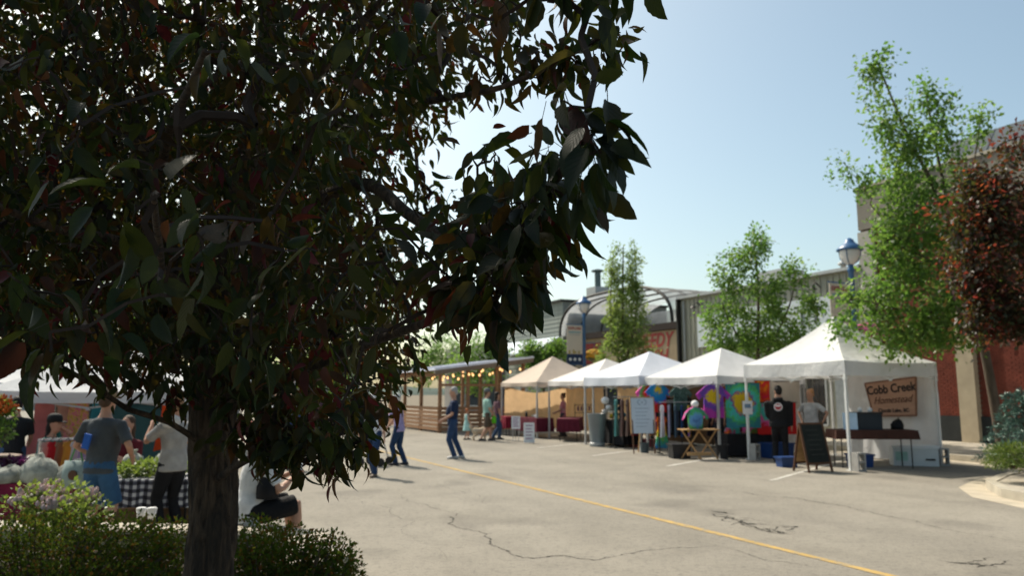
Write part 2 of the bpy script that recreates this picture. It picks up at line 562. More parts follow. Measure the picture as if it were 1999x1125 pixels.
# ---- planter that holds the foreground tree
wall_pts = [Vector((-9.5, 7.1, 0)), Vector((-5.5, 6.9, 0)), Vector((-1.95, 6.55, 0)), Vector((-1.45, 6.2, 0)), Vector((-.8, 4.2, 0)), Vector((-.62, 2.6, 0)), Vector((-.6, .8, 0))]
pt = thing('concrete_planter', 'knee-high concrete planter wall round the dark-leaved foreground tree', 'planter', (-3, 5, 0))
o0 = Vector((-3, 5, 0))
L_, R_ = wall_pts, offset(wall_pts, .34)
b = MB(); n = len(L_); vs = []
for z, A_ in ((0, L_), (.55, L_), (.57, offset(wall_pts, .02)), (.57, offset(wall_pts, .32)), (.55, R_), (0, R_)):
    vs += [Vector((p.x, p.y, z)) - o0 for p in A_]
b.add(vs, [(r * n + i, (r + 1) * n + i, (r + 1) * n + i + 1, r * n + i + 1) for r in range(5) for i in range(n - 1)])
b.build('wall', M_conc, pt)
b = MB(); b.bar(Vector((-2.6, 7.05, .11)) - o0, Vector((-1.5, 6.95, .11)) - o0, .5, .22); b.build('step', M_conc, pt)
b = MB(); b.add([Vector((p.x, p.y, .42)) - o0 for p in offset(wall_pts, .2)] + [Vector((-9.5, .8, .42)) - o0], [tuple(range(n + 1))])
b.build('soil', mat('dark bark mulch', (.035, .025, .018), .95, .3, 15, .6, 40), pt)

# ================================================================== buildings (local x = away from the street, y = along it)
def text_obj(name, body, size, m, parent, loc, rot, shear=0.0, bold=0.0, align='CENTER', ext=.003, sx=1.0, space=1.0):
    cu = bpy.data.curves.new(name, 'FONT')
    cu.body = body; cu.size = size; cu.shear = shear; cu.offset = bold; cu.extrude = ext
    cu.align_x = align; cu.align_y = 'CENTER'; cu.space_character = space; cu.resolution_u = 3
    o = bpy.data.objects.new(name, cu); col.objects.link(o)
    dg = bpy.context.evaluated_depsgraph_get()
    me = bpy.data.meshes.new_from_object(o.evaluated_get(dg))
    bpy.data.objects.remove(o); bpy.data.curves.remove(cu)
    me.materials.clear(); me.materials.append(m); me.name = name
    q = obj(name, me, parent, loc); q.rotation_euler = rot; q.scale = (sx, 1, 1)
    return q
FACE = (math.pi / 2, 0, -math.pi / 2)             # lettering that faces the street (local -x)
NF = 23.4
def bldg(name, label, s0, n0=NF):
    return thing(name, label, 'building', P(s0, n0), SA)
def window(parent, y, z, w_, h_, x=-.03):
    f = MB()
    for a, c, d in (((x, y - w_ / 2, z), 0, (.08, .08, h_)), ((x, y + w_ / 2, z), 0, (.08, .08, h_)), ((x, y, z + h_ / 2), 0, (.08, w_ - .082, .08)), ((x, y, z - h_ / 2), 0, (.08, w_ - .082, .08))): f.box(a, d)
    fo = f.build('window', M_galv, parent)
    g = MB(); g.box((x, y, z), (.03, w_ - .09, h_ - .09)); g.build('pane', M_glassd, fo)
M_glassd = mat('dark window glass', (.02, .025, .03), .08, .2, 1, spec=.8)

# -- red brick hall
M_brick = mat('red brick', (.15, .034, .02), .9, .3, 3, .3, 60)
M_mortar = mat('mortar', (.13, .075, .055), .95, .2, 5)
M_char = mat('charcoal painted block', (.022, .025, .025), .8, .2, 3, .2, 20)
M_colm = mat('cast concrete column', (.40, .33, .23), .9, .15, 2, .2, 40)
bk = bldg('brick_hall', 'tall red brick hall with pale columns behind the spruce and trees', 18.7)
LEN = 17.0
b = MB(); b.box((4, -LEN / 2, 4.55), (8, LEN, 9.1)); b.build('wall', M_mortar, bk)
b = MB()
z, r = .98, 0
bv = []
while z < 7.6:
    y = -LEN + (r % 2) * .11
    while y < -.62:
        d = random.uniform(.012, .020)
        if not any(abs(y + .1 - c) < .34 for c in (-3.64, -8.1)):
            b.box((-d / 2 - .002, y + .1, z), (d, .205, .064))
        y += .217
    z += .076; r += 1
bo = b.build('brick_courses', M_brick, bk); bo['kind'] = 'stuff'
b = MB(); b.box((-.03, -LEN / 2, .47), (.06, LEN, .94)); b.build('base_band', M_char, bk)
for y in (-3.64, -8.1): 
    b = MB(); b.box((-.10, y, 3.75), (.24, .56, 7.5)); b.build('column', M_colm, bk)
b = MB(); b.box((-.06, -.28, 3.75), (.16, .62, 7.5)); b.build('corner_pier', mat('grey render', (.36, .34, .30), .9, .12, 2), bk)
b = MB(); b.box((-.05, -LEN / 2, 8.33), (.14, LEN, 1.5)); b.build('parapet_band', mat('parapet render', (.21, .19, .16), .9, .2, 1.2), bk)
b = MB(); b.box((.1, -LEN / 2, 9.14), (.55, LEN + .1, .1)); b.build('coping', M_conc, bk)
pt2 = MB()
pt2.add([(2.2, -LEN, 9.1), (2.2, -1.4, 9.1), (3.6, -1.4, 11.1), (3.6, -LEN, 11.1), (8, -LEN, 11.1), (8, -1.4, 11.1), (8, -LEN, 9.1), (8, -1.4, 9.1)], [(0, 3, 2, 1), (3, 4, 5, 2), (1, 2, 5, 7), (0, 6, 4, 3)])
pt2.build('roof_house', mat('blue grey sheet metal', (.07, .085, .10), .85, .1, 2), bk)
for k in range(6):
    y = -1.8 - 1.2 * k
    b = MB(); b.bar((2.19, y, 9.1), (3.58, y, 11.06), .05, .05); b.build('roof_seam', MATS['blue grey sheet metal'], bk)

# -- grey metal-clad shop with the long white sign
M_clad = mat('weathered grey cladding', (.34, .33, .27), .8, .22, 2.2, stretch=(1, 4, .3))
sh = bldg('metal_clad_shop', 'grey metal clad shop with long white sign between vault and brick hall', 18.72)
SL = 10.5
b = MB(); b.box((3.5, SL / 2, 3.1), (7, SL, 6.2)); b.build('wall', M_clad, sh)
ribm = MB(); ribm.box((0, 0, 0), (.05, .05, 5.6)); rme = ribm.mesh('cladding_rib', M_clad)
for k in range(35): obj('cladding_rib', rme, sh, (-.02, .15 + .3 * k, 3.3))
b = MB(); b.box((-.02, SL / 2, 6.25), (.4, SL, .12)); b.build('eave', M_galv, sh)
b = MB(); b.box((-.14, SL - .06, 3.1), (.22, .12, 6.2)); b.build('corner_trim', M_iron, sh)
sg = MB(); sg.box((-.12, 5.05, 4.55), (.1, 8.0, 1.55)); sgo = sg.build('sign_board', mat('sky white sign', (.55, .60, .64), .5, .06, 1), sh)
text_obj('lettering', 'I T', .95, mat('grey sign letters', (.10, .11, .12), .6), sgo, (-.19, 2.35, 4.62), FACE, bold=.012)
for y in (1.9, 8.9):
    l = MB(); l.tube([(-.05, y, 5.72), (-.3, y, 5.9), (-.45, y, 5.78)], .025, 6); l.lathe([(.05, .12), (.17, 0), (.15, 0.0), (.03, .1)], 12, (-.5, y, 5.6)); l.build('wall_lamp', M_iron, sh)
b = MB(); b.box((-.04, 1.0, 1.2), (.1, .9, 2.1)); b.build('door', mat('grey door', (.22, .24, .25), .5), sh)
for y in (3.0, 5.6, 8.2): window(sh, y, 1.55, 2.2, 2.2)
b = MB(); b.tube([(-.1, 10.1, .15), (-.1, 10.1, 6.1)], .05, 8); b.build('downpipe', M_galv, sh)
b = MB(); b.box((2.6, 6.5, 6.75), (1.3, 1.6, .9)); b.build('roof_unit', M_galv, sh)
b = MB(); b.tube([(3.2, 3.5, 6.2), (3.2, 3.5, 7.1)], .12, 10); b.lathe([(.22, 7.1), (.22, 7.16), (.05, 7.3)], 10, (3.2, 3.5, 0)); b.build('roof_vent', M_galv, sh)

# -- shop under the translucent barrel vault
vb = bldg('vaulted_shop', 'shop with open translucent barrel vault and red lettering behind the poplar', 29.3)
VL = 11.1
M_cream = mat('cream painted wall', (.40, .32, .22), .85, .12, 1.5)
M_redp = mat('red sign paint', (.34, .05, .045), .7, .25, 3)
b = MB(); b.box((4.2, VL / 2, 2.5), (7, VL, 5.0)); b.build('wall', M_cream, vb)
b = MB(); b.box((.6, VL / 2, 5.05), (.4, VL, .35)); b.build('dark_fascia', mat('dark brown fascia', (.035, .022, .018), .7), vb)
M_vault = fabric('milky polycarbonate', (.50, .52, .54), .6, .2, 1, .1)
N_, L_n = M_vault.node_tree.nodes, M_vault.node_tree.links
tp_, mx_ = N_.new('ShaderNodeBsdfTransparent'), N_.new('ShaderNodeMixShader')
mx_.inputs[0].default_value = .4
L_n.new(N_['Material Output'].inputs[0].links[0].from_socket, mx_.inputs[1]); L_n.new(tp_.outputs[0], mx_.inputs[2]); L_n.new(mx_.outputs[0], N_['Material Output'].inputs[0])
def vpt(a, x, rr=1.0):
    y = VL / 2 - math.cos(a) * VL / 2 * rr
    ca, sa = math.cos(a), math.sin(a)
    e = .62                                       # flattened arch
    y = VL / 2 - math.copysign(abs(ca) ** e, ca) * VL / 2 * rr
    return Vector((x, y, 5.15 + 2.15 * rr * abs(sa) ** .8))
b = MB(); b.grid(lambda u, v: vpt(math.pi * u, -.4 + 6 * v), 28, 4); b.build('vault', M_vault, vb, True)
for x in (-.4, 1.1, 2.6, 4.1):
    b = MB(); b.tube([vpt(math.pi * k / 28, x, .994) - Vector((0, 0, .03)) for k in range(29)], .085 if x < 0 else .06, 6); b.build('vault_rib', M_iron, vb)
b = MB(); b.box((5.7, VL / 2, 5.9), (.04, VL - .8, 1.7)); b.build('vault_back', M_vault, vb)
b = MB(); b.bar((-.4, 4.5, 7.02), (-.4, VL - 2.3, 6.9), .08, .08); b.build('tie_bar', M_iron, vb)
sg = MB(); sg.box((.62, 3.6, 4.0), (.12, 6.6, 1.7)); sgo = sg.build('sign_board', mat('tan sign board', (.38, .29, .19), .8, .12, 1.5), vb)
text_obj('lettering', 'SPEEDY', 1.0, M_redp, sgo, (.54, 3.0, 4.35), FACE, shear=.25, bold=.03)
text_obj('lettering', 'CASH', 1.0, M_redp, sgo, (.54, 3.0, 3.5), FACE, shear=.25, bold=.03)
b = MB(); b.box((.5, 6, 2.95), (.4, 9.5, .14)); b.build('red_awning_rail', M_redp, vb)
b = MB(); b.box((.62, 9.3, 4.0), (.1, 2.6, 1.2)); b.build('red_panel', mat('brick red panel', (.22, .035, .03), .8), vb)
for y in (2.0, 4.6, 7.2, 9.6): window(vb, y, 1.5, 2.0, 1.8, .66)
b = MB(); b.grid(lambda u, v: Vector((9 + 4 * v, 3.6 * u + .2, 7.3 + 1.2 * math.sin(math.pi * u) ** .7)), 16, 2); b.build('rear_arch_roof', mat('dark green roof sheet', (.05, .07, .065), .6), vb, True)

# -- pale sided building further along
sd = bldg('sided_building', 'pale horizontally sided building with metal chimney left of the vault', 40.6)
M_side = mat('grey green siding', (.26, .28, .25), .85, .1, 2)
b = MB(); b.box((4, 4.2, 3.7), (8, 8.4, 7.3)); b.build('wall', mat('siding shadow', (.18, .19, .17), .9), sd)
bm_ = MB(); bm_.box((0, 0, 0), (.05, 8.4, .255), tilt=(R(5), 'Y')); bme = bm_.mesh('siding_board', M_side)
for k in range(27): obj('siding_board', bme, sd, (-.035, 4.2, .25 + .27 * k))
b = MB(); b.box((3.9, 4.2, 7.42), (8.3, 8.6, .14)); b.build('roof_edge', M_iron, sd)
b = MB(); b.box((3.2, 1.0, 8.0), (1.1, 1.1, 1.1)); ch = b.build('chimney_box', M_galv, sd)
b = MB(); b.lathe([(.2, 0), (.2, 1.1), (.42, 1.12), (.42, 1.2), (.1, 1.3)], 12, (3.2, 1.0, 8.5)); b.build('flue', mat('green grey flue', (.10, .14, .14), .5, metal=.4), ch)
b = MB(); b.add([(-1.9, .4, 4.2), (-1.9, 8.0, 4.2), (-.06, 8.0, 5.2), (-.06, .4, 5.2), (-1.9, .4, 4.1), (-1.9, 8.0, 4.1), (-.06, 8.0, 5.1), (-.06, .4, 5.1)], [(0, 3, 2, 1), (4, 5, 6, 7), (0, 1, 5, 4), (3, 7, 6, 2), (0, 4, 7, 3), (1, 2, 6, 5)])
b.build('awning', mat('pale blue awning', (.46, .53, .60), .6, .05, 1), sd)
for y in (1.6, 4.2, 6.8): window(sd, y, 1.7, 1.8, 1.8)

fb = bldg('far_shop', 'low grey shop front beyond the sided building', 49.2)
b = MB(); b.box((4, 6, 2.7), (8, 12, 5.4)); b.build('wall', mat('dull grey wall', (.24, .23, .22), .9, .15, 1), fb)
b = MB(); b.box((-.15, .3, 2.8), (.3, .5, 5.6)); b.build('pilaster', mat('brown pilaster', (.16, .11, .08), .8), fb)
b = MB(); b.box((-.8, 6.5, 3.3), (1.6, 10.5, .2)); b.build('canopy', mat('pale canopy', (.55, .58, .6), .6), fb)
for y in (2.4, 5.4, 8.4): window(fb, y, 1.6, 2.2, 1.9)
eb = thing('end_building', 'long low pale building closing the far end of the street', 'building', P(88, -16), SA)
b = MB(); b.box((16, 4, 2.2), (46, 8, 4.4)); b.build('wall', mat('far pale wall', (.42, .40, .37), .9, .1, .5), eb)
b = MB(); b.box((16, 4, 4.5), (46.4, 8.4, .25)); b.build('roof', mat('far grey roof', (.24, .24, .25), .8), eb)
for k in range(9):
    b = MB(); b.box((-3 + 4.6 * k, -.02, 1.8), (1.8, .08, 1.6)); b.build('window', M_glassd, eb)

# ================================================================== timber patio with its roof
PAT = P(30.0, 11.2)
pa = thing('timber_patio', 'cedar restaurant patio with slatted fence and sloping white roof', 'patio', PAT, SA)
PL, PD = 7.2, 4.0
def bmesh_board(d): 
    q = MB(); q.box((0, 0, 0), d); return q.mesh('fence_board', M_cedar)
pme, pme2 = bmesh_board((.045, 2.34, .145)), bmesh_board((1.95, .045, .145))
for r in range(6):
    for k in range(3):
        o = obj('fence_board', pme, pa, (random.uniform(-.004, .004), 1.2 + 2.4 * k, .16 + .17 * r)); o.scale = (1, 1, random.uniform(.95, 1.0))
    for k in range(2):
        o = obj('fence_board', pme2, pa, (1.02 + 1.98 * k, -.03 + random.uniform(-.004, .004), .16 + .17 * r)); o.scale = (1, 1, random.uniform(.95, 1.0))
def roof_z(x): return 2.66 + .6 * (x + .3) / (PD + .6)
for k in range(4):
    for x in (.07, PD):
        h = roof_z(x) - .1
        b = MB(); b.box((x, .04 + 2.37 * k, h / 2), (.13, .13, h)); b.build('post', M_cedar, pa)
for x in (1.35, 2.7):
    h = roof_z(x) - .1
    b = MB(); b.box((x, .04, h / 2), (.12, .12, h)); b.build('post', M_cedar, pa)
for y in (.04, PL):
    b = MB(); b.bar((0, y, roof_z(0) - .18), (PD, y, roof_z(PD) - .18), .09, .16); b.build('beam', M_cedar, pa)
b = MB(); b.bar((.07, 0, roof_z(0) - .25), (.07, PL, roof_z(0) - .25), .1, .16); b.build('beam', M_cedar, pa)
b = MB(); b.bar((0, .03, 2.0), (PD, .03, 2.0), .07, .1); b.build('rail', M_cedar, pa)
rf = MB(); vs = []
for dz in (0, -.06):
    vs += [(-.35, -.45, roof_z(-.35) + dz), (PD + .3, -.45, roof_z(PD + .3) + dz), (PD + .3, PL + .4, roof_z(PD + .3) + dz), (-.35, PL + .4, roof_z(-.35) + dz)]
rf.add(vs, [(0, 1, 2, 3), (7, 6, 5, 4), (0, 4, 5, 1), (1, 5, 6, 2), (2, 6, 7, 3), (3, 7, 4, 0)])
rf.build('roof', mat('white roof sheet', (.70, .70, .76), .6, .04, 1), pa)
for k in range(9):
    y = -.42 + .98 * k; b = MB(); b.bar((-.35, y, roof_z(-.35) + .015), (PD + .3, y, roof_z(PD + .3) + .015), .04, .03); b.build('roof_rib', MATS['white roof sheet'], pa)
b = MB(); b.bar((-.33, -.42, roof_z(-.33) - .15), (PD + .28, -.42, roof_z(PD + .28) - .15), .05, .18); b.build('fascia', mat('grey brown fascia', (.20, .15, .11), .8), pa)
M_bulb = mat('lit bulb', (1.0, .55, .22), .3, .02, 2, emit=1.6)
for row in range(3):
    y = (-.25, 1.6, 4.0)[row]
    sl_ = thing('string_lights', ('string of warm bulbs along the near edge of the patio roof', 'middle string of warm bulbs hanging inside the patio', 'rear string of warm bulbs deep inside the patio')[row], 'string lights', PAT, SA, 'bulb strings in the patio')
    pts = []
    for k in range(41):
        t_ = k / 40 * 3; x = .1 + t_ * 1.3
        pts.append(Vector((x, y, roof_z(x) - .3 - .2 * math.sin(math.pi * (t_ % 1)))))
    b = MB(); b.tube(pts, .008, 4); b.build('wire', M_black, sl_)
    bb = MB(); bb.ell((0, 0, -.05), (.045, .045, .06), 8, 6); bme = bb.mesh('bulb', M_bulb, True)
    for k in range(2, 41, 5): obj('bulb', bme, sl_, pts[k])

# ================================================================== street lamps with banner and basket
def lamp_post(label, p, banner=True, basket=None, gl=None):
    t = thing('street_lamp', label, 'street lamp', p, SA, 'blue lamps along the pavement')
    b = MB(); b.lathe([(.22, 0), (.22, .12), (.16, .2), (.13, .7), (.10, .8), (.085, 1.2), (.075, 5.1), (.10, 5.12), (.10, 5.2), (.07, 5.25), (.09, 5.35)], 14); b.build('post', M_blue, t, True)
    b = MB(); b.lathe([(.10, 5.33), (.20, 5.42), (.275, 5.55), (.30, 5.70), (.295, 5.78)], 18); b.build('globe', M_globe, t, True)
    b = MB(); b.lathe([(.38, 5.76), (.37, 5.81), (.25, 5.92), (.15, 6.0), (.12, 6.08), (.04, 6.14)], 18); b.build('cap', M_blue, t, True)
    for k in range(4):
        a = math.pi / 2 * k + .4
        b = MB(); b.tube([(math.cos(a) * r, math.sin(a) * r, z) for r, z in ((.11, 5.34), (.215, 5.41), (.29, 5.54), (.315, 5.70), (.31, 5.78))], .012, 5); b.build('globe_strut', M_blue, t)
    if banner:
        for z in (4.75, 2.85):
            b = MB(); b.bar((-.07, 0, z), (-1.0, 0, z), .03, .03); b.build('banner_arm', M_blue, t)
        b = MB(); b.box((-.53, 0, 4.03), (.84, .02, 1.36)); bo = b.build('banner', mat('cream banner', (.60, .52, .43), .8, .05, 2), t)
        b = MB(); b.box((-.53, 0, 3.1), (.84, .022, .48)); b.build('banner_foot', mat('navy banner foot', (.025, .045, .10), .8, .1, 2), t)
        text_obj('lettering', 'EXPLORE', .17, M_redp, bo, (-.53, -.02, 4.56), (math.pi / 2, 0, 0), bold=.004)
        b = MB(); b.box((-.53, -.014, 4.38), (.66, .006, .07)); b.build('banner_stripe', mat('teal stripe', (.22, .36, .38), .8), bo)
        b = MB(); b.box((-.53, -.014, 4.26), (.60, .006, .03)); b.build('banner_stripe', M_galv, bo)
        b = MB()
        for x, z, h in ((-.82, 3.44, .16), (-.6, 3.46, .2), (-.5, 3.43, .1), (-.3, 3.44, .13)): b.box((x, -.014, z), (.09, .006, h))
        b.build('banner_picture', mat('ochre print', (.40, .30, .10), .8, .3, 12), bo)
        for x in (-.78, -.53, -.27):
            b = MB(); b.tube([(x, -.012, 3.1), (x, -.02, 3.1)], .075, 14); b.build('banner_emblem', M_paper, t)
    if basket:
        b = MB(); b.bar((.07, 0, 3.9), (.62, 0, 3.9), .03, .03); b.tube([(.56, 0, 3.9), (.56, 0, 3.45)], .01, 5); b.build('basket_arm', M_blue, t)
        hb = thing('hanging_basket', basket[0], 'flower basket', Matrix.Rotation(SA, 3, 'Z') @ Vector((.56, 0, 3.25)) + Vector(p), SA, 'flower baskets on the lamps')
        b = MB(); b.lathe([(.08, -.3), (.22, -.22), (.3, -.05), (.32, .02)], 14); b.build('bowl', M_earth, hb, True)
        n = 700
        d = rng.normal(size=(n, 3)); d /= np.linalg.norm(d, axis=1)[:, None]
        d[:, 2] = np.abs(d[:, 2]) * 1.0 - .35 * (rng.random(n) > .6)
        pos = d * np.array([.46, .46, .34]) * rng.uniform(.7, 1.02, n)[:, None]
        leaf_cloud('greenery', pos, rng.uniform(.07, .12, n), LEAF_LO, M_leafg, hb, out=d)
        n = 240
        d = rng.normal(size=(n, 3)); d /= np.linalg.norm(d, axis=1)[:, None]; d[:, 2] = np.abs(d[:, 2]) - .15
        bb = MB()
        for q in d * np.array([.5, .5, .38]): bb.ell(q, (.07, .07, .045), 6, 4)
        bb.build('flowers', basket[1], hb)
    return t
M_globe = mat('frosted lamp globe', (.62, .60, .58), .35, .03, 4, spec=.5)
# low wooded hills far beyond the town
b = MB(); n = 60
hl = [(-520 + 1040 * i / n, 560 + 30 * math.sin(i * .7), 9 + 4 * math.sin(i * .45) + 2.5 * math.sin(i * 1.3 + 1)) for i in range(n + 1)]
vs = []
for x, y, h in hl: vs += [(x, y - 60, -.02), (x, y - 20, h * .7), (x, y + 25, h), (x, y + 90, -.02)]
b.add(vs, [(4 * i + k, 4 * i + 4 + k, 4 * i + 5 + k, 4 * i + 1 + k) for i in range(n) for k in range(3)])
tag(b.build('hills', mat('distant woodland', (.05, .075, .06), .95, .4, .05, 1.0, .3), None, True), kind='structure')
# ================================================================== trees
def resample(path, step):
    path = [Vector(p) for p in path]
    out = [path[0]]
    for i in range(len(path) - 1):
        p0, p1, p2, p3 = path[max(i - 1, 0)], path[i], path[i + 1], path[min(i + 2, len(path) - 1)]
        n = max(1, int((p2 - p1).length / step))
        for k in range(1, n + 1):
            t = k / n
            out.append(.5 * ((2 * p1) + (p2 - p0) * t + (2 * p0 - 5 * p1 + 4 * p2 - p3) * t * t + (3 * p1 - p0 - 3 * p2 + p3) * t ** 3))
    return out
def branches(limbs, atts, tip_r=.004, pw=.45, rmax=.05, wob=.08, up=.35):
    """joins every twig end to the nearest wood; returns the twig mesh builder"""
    nodes_ = [p for l in limbs for p in l]
    par = [-1] * len(nodes_)
    base_n = len(nodes_)
    arr = np.zeros((base_n + 4 * len(atts), 3)); arr[:base_n] = [tuple(p) for p in nodes_]
    d0 = np.array([np.min(np.linalg.norm(arr[:base_n] - a, axis=1)) for a in atts])
    cnt = base_n
    chains = []
    for i in np.argsort(d0):
        a = atts[i]
        df = arr[:cnt] - a
        cost = np.linalg.norm(df, axis=1) + up * np.maximum(0, df[:, 2])
        j = int(np.argmin(cost))
        p, e = arr[j].copy(), a
        L = np.linalg.norm(e - p)
        ch = [j]
        for t in (.35, .7, 1.0):
            q = p + (e - p) * t
            if t < 1: q = q + rng.normal(size=3) * wob * L + np.array([0, 0, .10 * L * math.sin(math.pi * t)])
            arr[cnt] = q; par.append(ch[-1]); ch.append(cnt); cnt += 1
        chains.append(ch)
    num = np.zeros(cnt)
    for ch in chains:
        k = ch[-1]
        while k != -1:
            num[k] += 1; k = par[k]
    b = MB()
    for ch in chains:
        rr = [min(rmax, tip_r * max(1, num[k]) ** pw) for k in ch]
        rr[0] = rr[1]
        b.tube([arr[k] for k in ch], rr, 5 if rr[1] > .008 else 3, cap=False)
    return b
def in_blobs(blobs, n):
    """random points in a union of ellipsoids, shared out by weight; blob = centre, radii, weight"""
    wt = np.array([q[2] for q in blobs], float); wt /= wt.sum()
    pick = rng.choice(len(blobs), n, p=wt)
    d = unit(rng.normal(size=(n, 3))) * (rng.random(n) ** .42)[:, None]
    C = np.array([tuple(q[0]) for q in blobs]); Rr = np.array([q[1] for q in blobs])
    return C[pick] + d * Rr[pick], d
def tree(name, label, limbs, radii, blobs, n_tips, per, leaf, m, spread, tmpl=LEAF_LO, group='street trees on the right pavement', hang=.3, rmax=.05):
    base = Vector(limbs[0][0])
    t = thing(name, label, 'tree', base, 0, group)
    L = [[Vector(p) - base for p in l] for l in limbs]
    L = [resample(l, .25) for l in L]
    tr = MB()
    for l, (r0, r1) in zip(L, radii):
        tr.tube(l, [r0 + (r1 - r0) * i / (len(l) - 1) for i in range(len(l))], 10)
    tr.build('trunk', M_bark, t, True)
    tips, d = in_blobs([(Vector(c) - base, r, w_) for c, r, w_ in blobs], n_tips)
    branches(L, tips, .005, .45, rmax).build('twigs', M_bark, t)['kind'] = 'stuff'
    pos = np.repeat(tips, per, axis=0) + rng.normal(size=(n_tips * per, 3)) * spread
    S = leaf * rng.uniform(.65, 1.25, len(pos))
    tint = np.clip(np.repeat(rng.random(n_tips), per) * .6 + rng.random(len(pos)) * .4, 0, 1)
    leaf_cloud('crown', pos, S, tmpl, m, t, out=np.repeat(d, per, axis=0), tint=tint, hang=hang)
    return t

PV = .135
# columnar poplar
b0 = P(24.0, 18.9, PV); b0 = Vector((4.85, 32.8, PV))
tree('poplar_tree', 'narrow upright poplar in front of the vaulted shop', [[b0, b0 + Vector((0, 0, 4)), b0 + Vector((.1, 0, 8.0))], [b0 + Vector((0, 0, 2.5)), b0 + Vector((.6, 0, 5)), b0 + Vector((.62, .1, 8.0))], [b0 + Vector((0, 0, 2.2)), b0 + Vector((-.5, .1, 4.6)), b0 + Vector((-.35, .1, 7.6))]],
     [(.11, .02), (.06, .015), (.06, .015)],
     [(b0 + Vector((.1, 0, 3.0)), (1.0, 1.0, 1.5), 3), (b0 + Vector((.15, 0, 4.8)), (.95, .95, 1.7), 4), (b0 + Vector((-.25, 0, 6.6)), (.42, .5, 1.5), 1.5), (b0 + Vector((.55, 0, 6.5)), (.38, .5, 1.6), 1.5), (b0 + Vector((-.9, 0, 2.8)), (.4, .4, .7), .5), (b0 + Vector((1.1, 0, 3.0)), (.4, .4, .7), .5)],
     330, 40, .115, M_leafp, .12)
# maple behind the second tent
b0 = Vector((8.3, 25.4, PV))
def B(px, py, d, rx, rz, wt=1, ry=None): return (at(px, py, d), (rx, ry or rx, rz), wt)
tree('green_maple', 'bushy young green maple in front of the long white shop sign', [[b0, b0 + Vector((0, 0, 2.6)), at(1480, 560, 25.4), at(1470, 470, 25.4)], [b0 + Vector((0, 0, 2.2)), at(1420, 620, 25.2), at(1410, 590, 25)], [b0 + Vector((0, 0, 2.3)), at(1540, 600, 25.5), at(1555, 520, 25.5)]],
     [(.10, .02), (.05, .015), (.05, .015)],
     [B(1465, 490, 25.4, .75, .75, 1.1), B(1425, 530, 25.3, .45, .6, .6), B(1550, 540, 25.4, .45, .5, .6), B(1480, 580, 25.4, 1.1, .8, 1.9), B(1440, 650, 25.3, 1.1, .75, 1.8), B(1530, 640, 25.4, 1.1, .8, 1.7), B(1405, 610, 25.2, .5, .4, .35), B(1590, 590, 25.4, .4, .4, .3), B(1480, 690, 25.3, 1.5, .4, 1.2)],
     230, 42, .135, M_leafg, .16)
# tall maple over the right-hand tent
b0 = Vector((11.75, 18.3, PV))
tree('tall_green_maple', 'tall open green maple leaning over the peaked tent', [[b0, at(1925, 700, 18.2), at(1885, 520, 18.0), at(1820, 360, 17.8), at(1770, 260, 17.6), at(1712, 120, 17.5)], [at(1895, 560, 18.0), at(1800, 500, 17.6), at(1720, 470, 17.4)], [at(1860, 450, 17.9), at(1830, 300, 17.9), at(1805, 170, 17.8)], [at(1900, 600, 18.1), at(1790, 610, 17.2), at(1700, 590, 16.9)], [at(1880, 500, 18.1), at(1900, 330, 18.2), at(1915, 230, 18.4)]],
     [(.13, .012), (.05, .012), (.05, .012), (.045, .012), (.04, .01)],
     [B(1708, 140, 17.5, .25, .4, .25), B(1712, 195, 17.5, .3, .3, .2), B(1805, 185, 17.8, .3, .5, .3), B(1840, 230, 17.8, .4, .4, .3), B(1735, 245, 17.6, .45, .4, .4), B(1915, 240, 18.3, .2, .4, .2), B(1765, 290, 17.6, .6, .5, .8), B(1840, 290, 17.8, .5, .5, .6), B(1660, 330, 17.4, .35, .3, .25), B(1690, 370, 17.4, .4, .35, .35), B(1780, 370, 17.6, .9, .7, 1.5), B(1860, 400, 17.9, .8, .9, 1.3), B(1765, 440, 17.3, .7, .5, 1.0), B(1800, 490, 17.6, 1.2, .8, 2.0), B(1745, 500, 17.2, .55, .5, .6), B(1735, 570, 17.0, .75, .45, 1.0), B(1800, 590, 17.2, 1.3, .8, 2.2), B(1680, 570, 16.9, .45, .25, .3), B(1880, 560, 18.0, .8, .7, 1.0), B(1770, 650, 17.0, .9, .5, 1.2), B(1850, 640, 17.4, .8, .5, 1.0), B(1665, 640, 16.6, .5, .25, .3)],
     430, 38, .125, M_leafg, .17)
# red-leaved tree at the right edge
b0 = Vector((10.6, 14.6, .4))
tree('red_leaved_tree', 'dark red-leaved tree at the right edge above the spruce', [[b0, b0 + Vector((.1, 0, 2.2)), at(1985, 480, 14.5), at(1960, 330, 14.5)], [b0 + Vector((.1, 0, 2.0)), at(1920, 540, 14.4), at(1890, 400, 14.3)], [b0 + Vector((.1, 0, 2.0)), at(2080, 500, 14.8), at(2100, 300, 15)]],
     [(.11, .02), (.05, .015), (.05, .015)],
     [B(1930, 340, 14.4, .5, .6, 1), B(1900, 420, 14.3, .55, .6, 1.2), B(1960, 430, 14.4, .8, .8, 2), B(1915, 520, 14.3, .6, .6, 1.4), B(1950, 590, 14.2, .65, .6, 1.5), B(1990, 640, 14.2, .5, .3, .6), B(2060, 500, 14.8, .9, .95, 1.9), B(1985, 300, 14.6, .25, .3, .25), B(1915, 620, 14.2, .35, .35, .5)],
     300, 34, .12, M_leafr, .16)
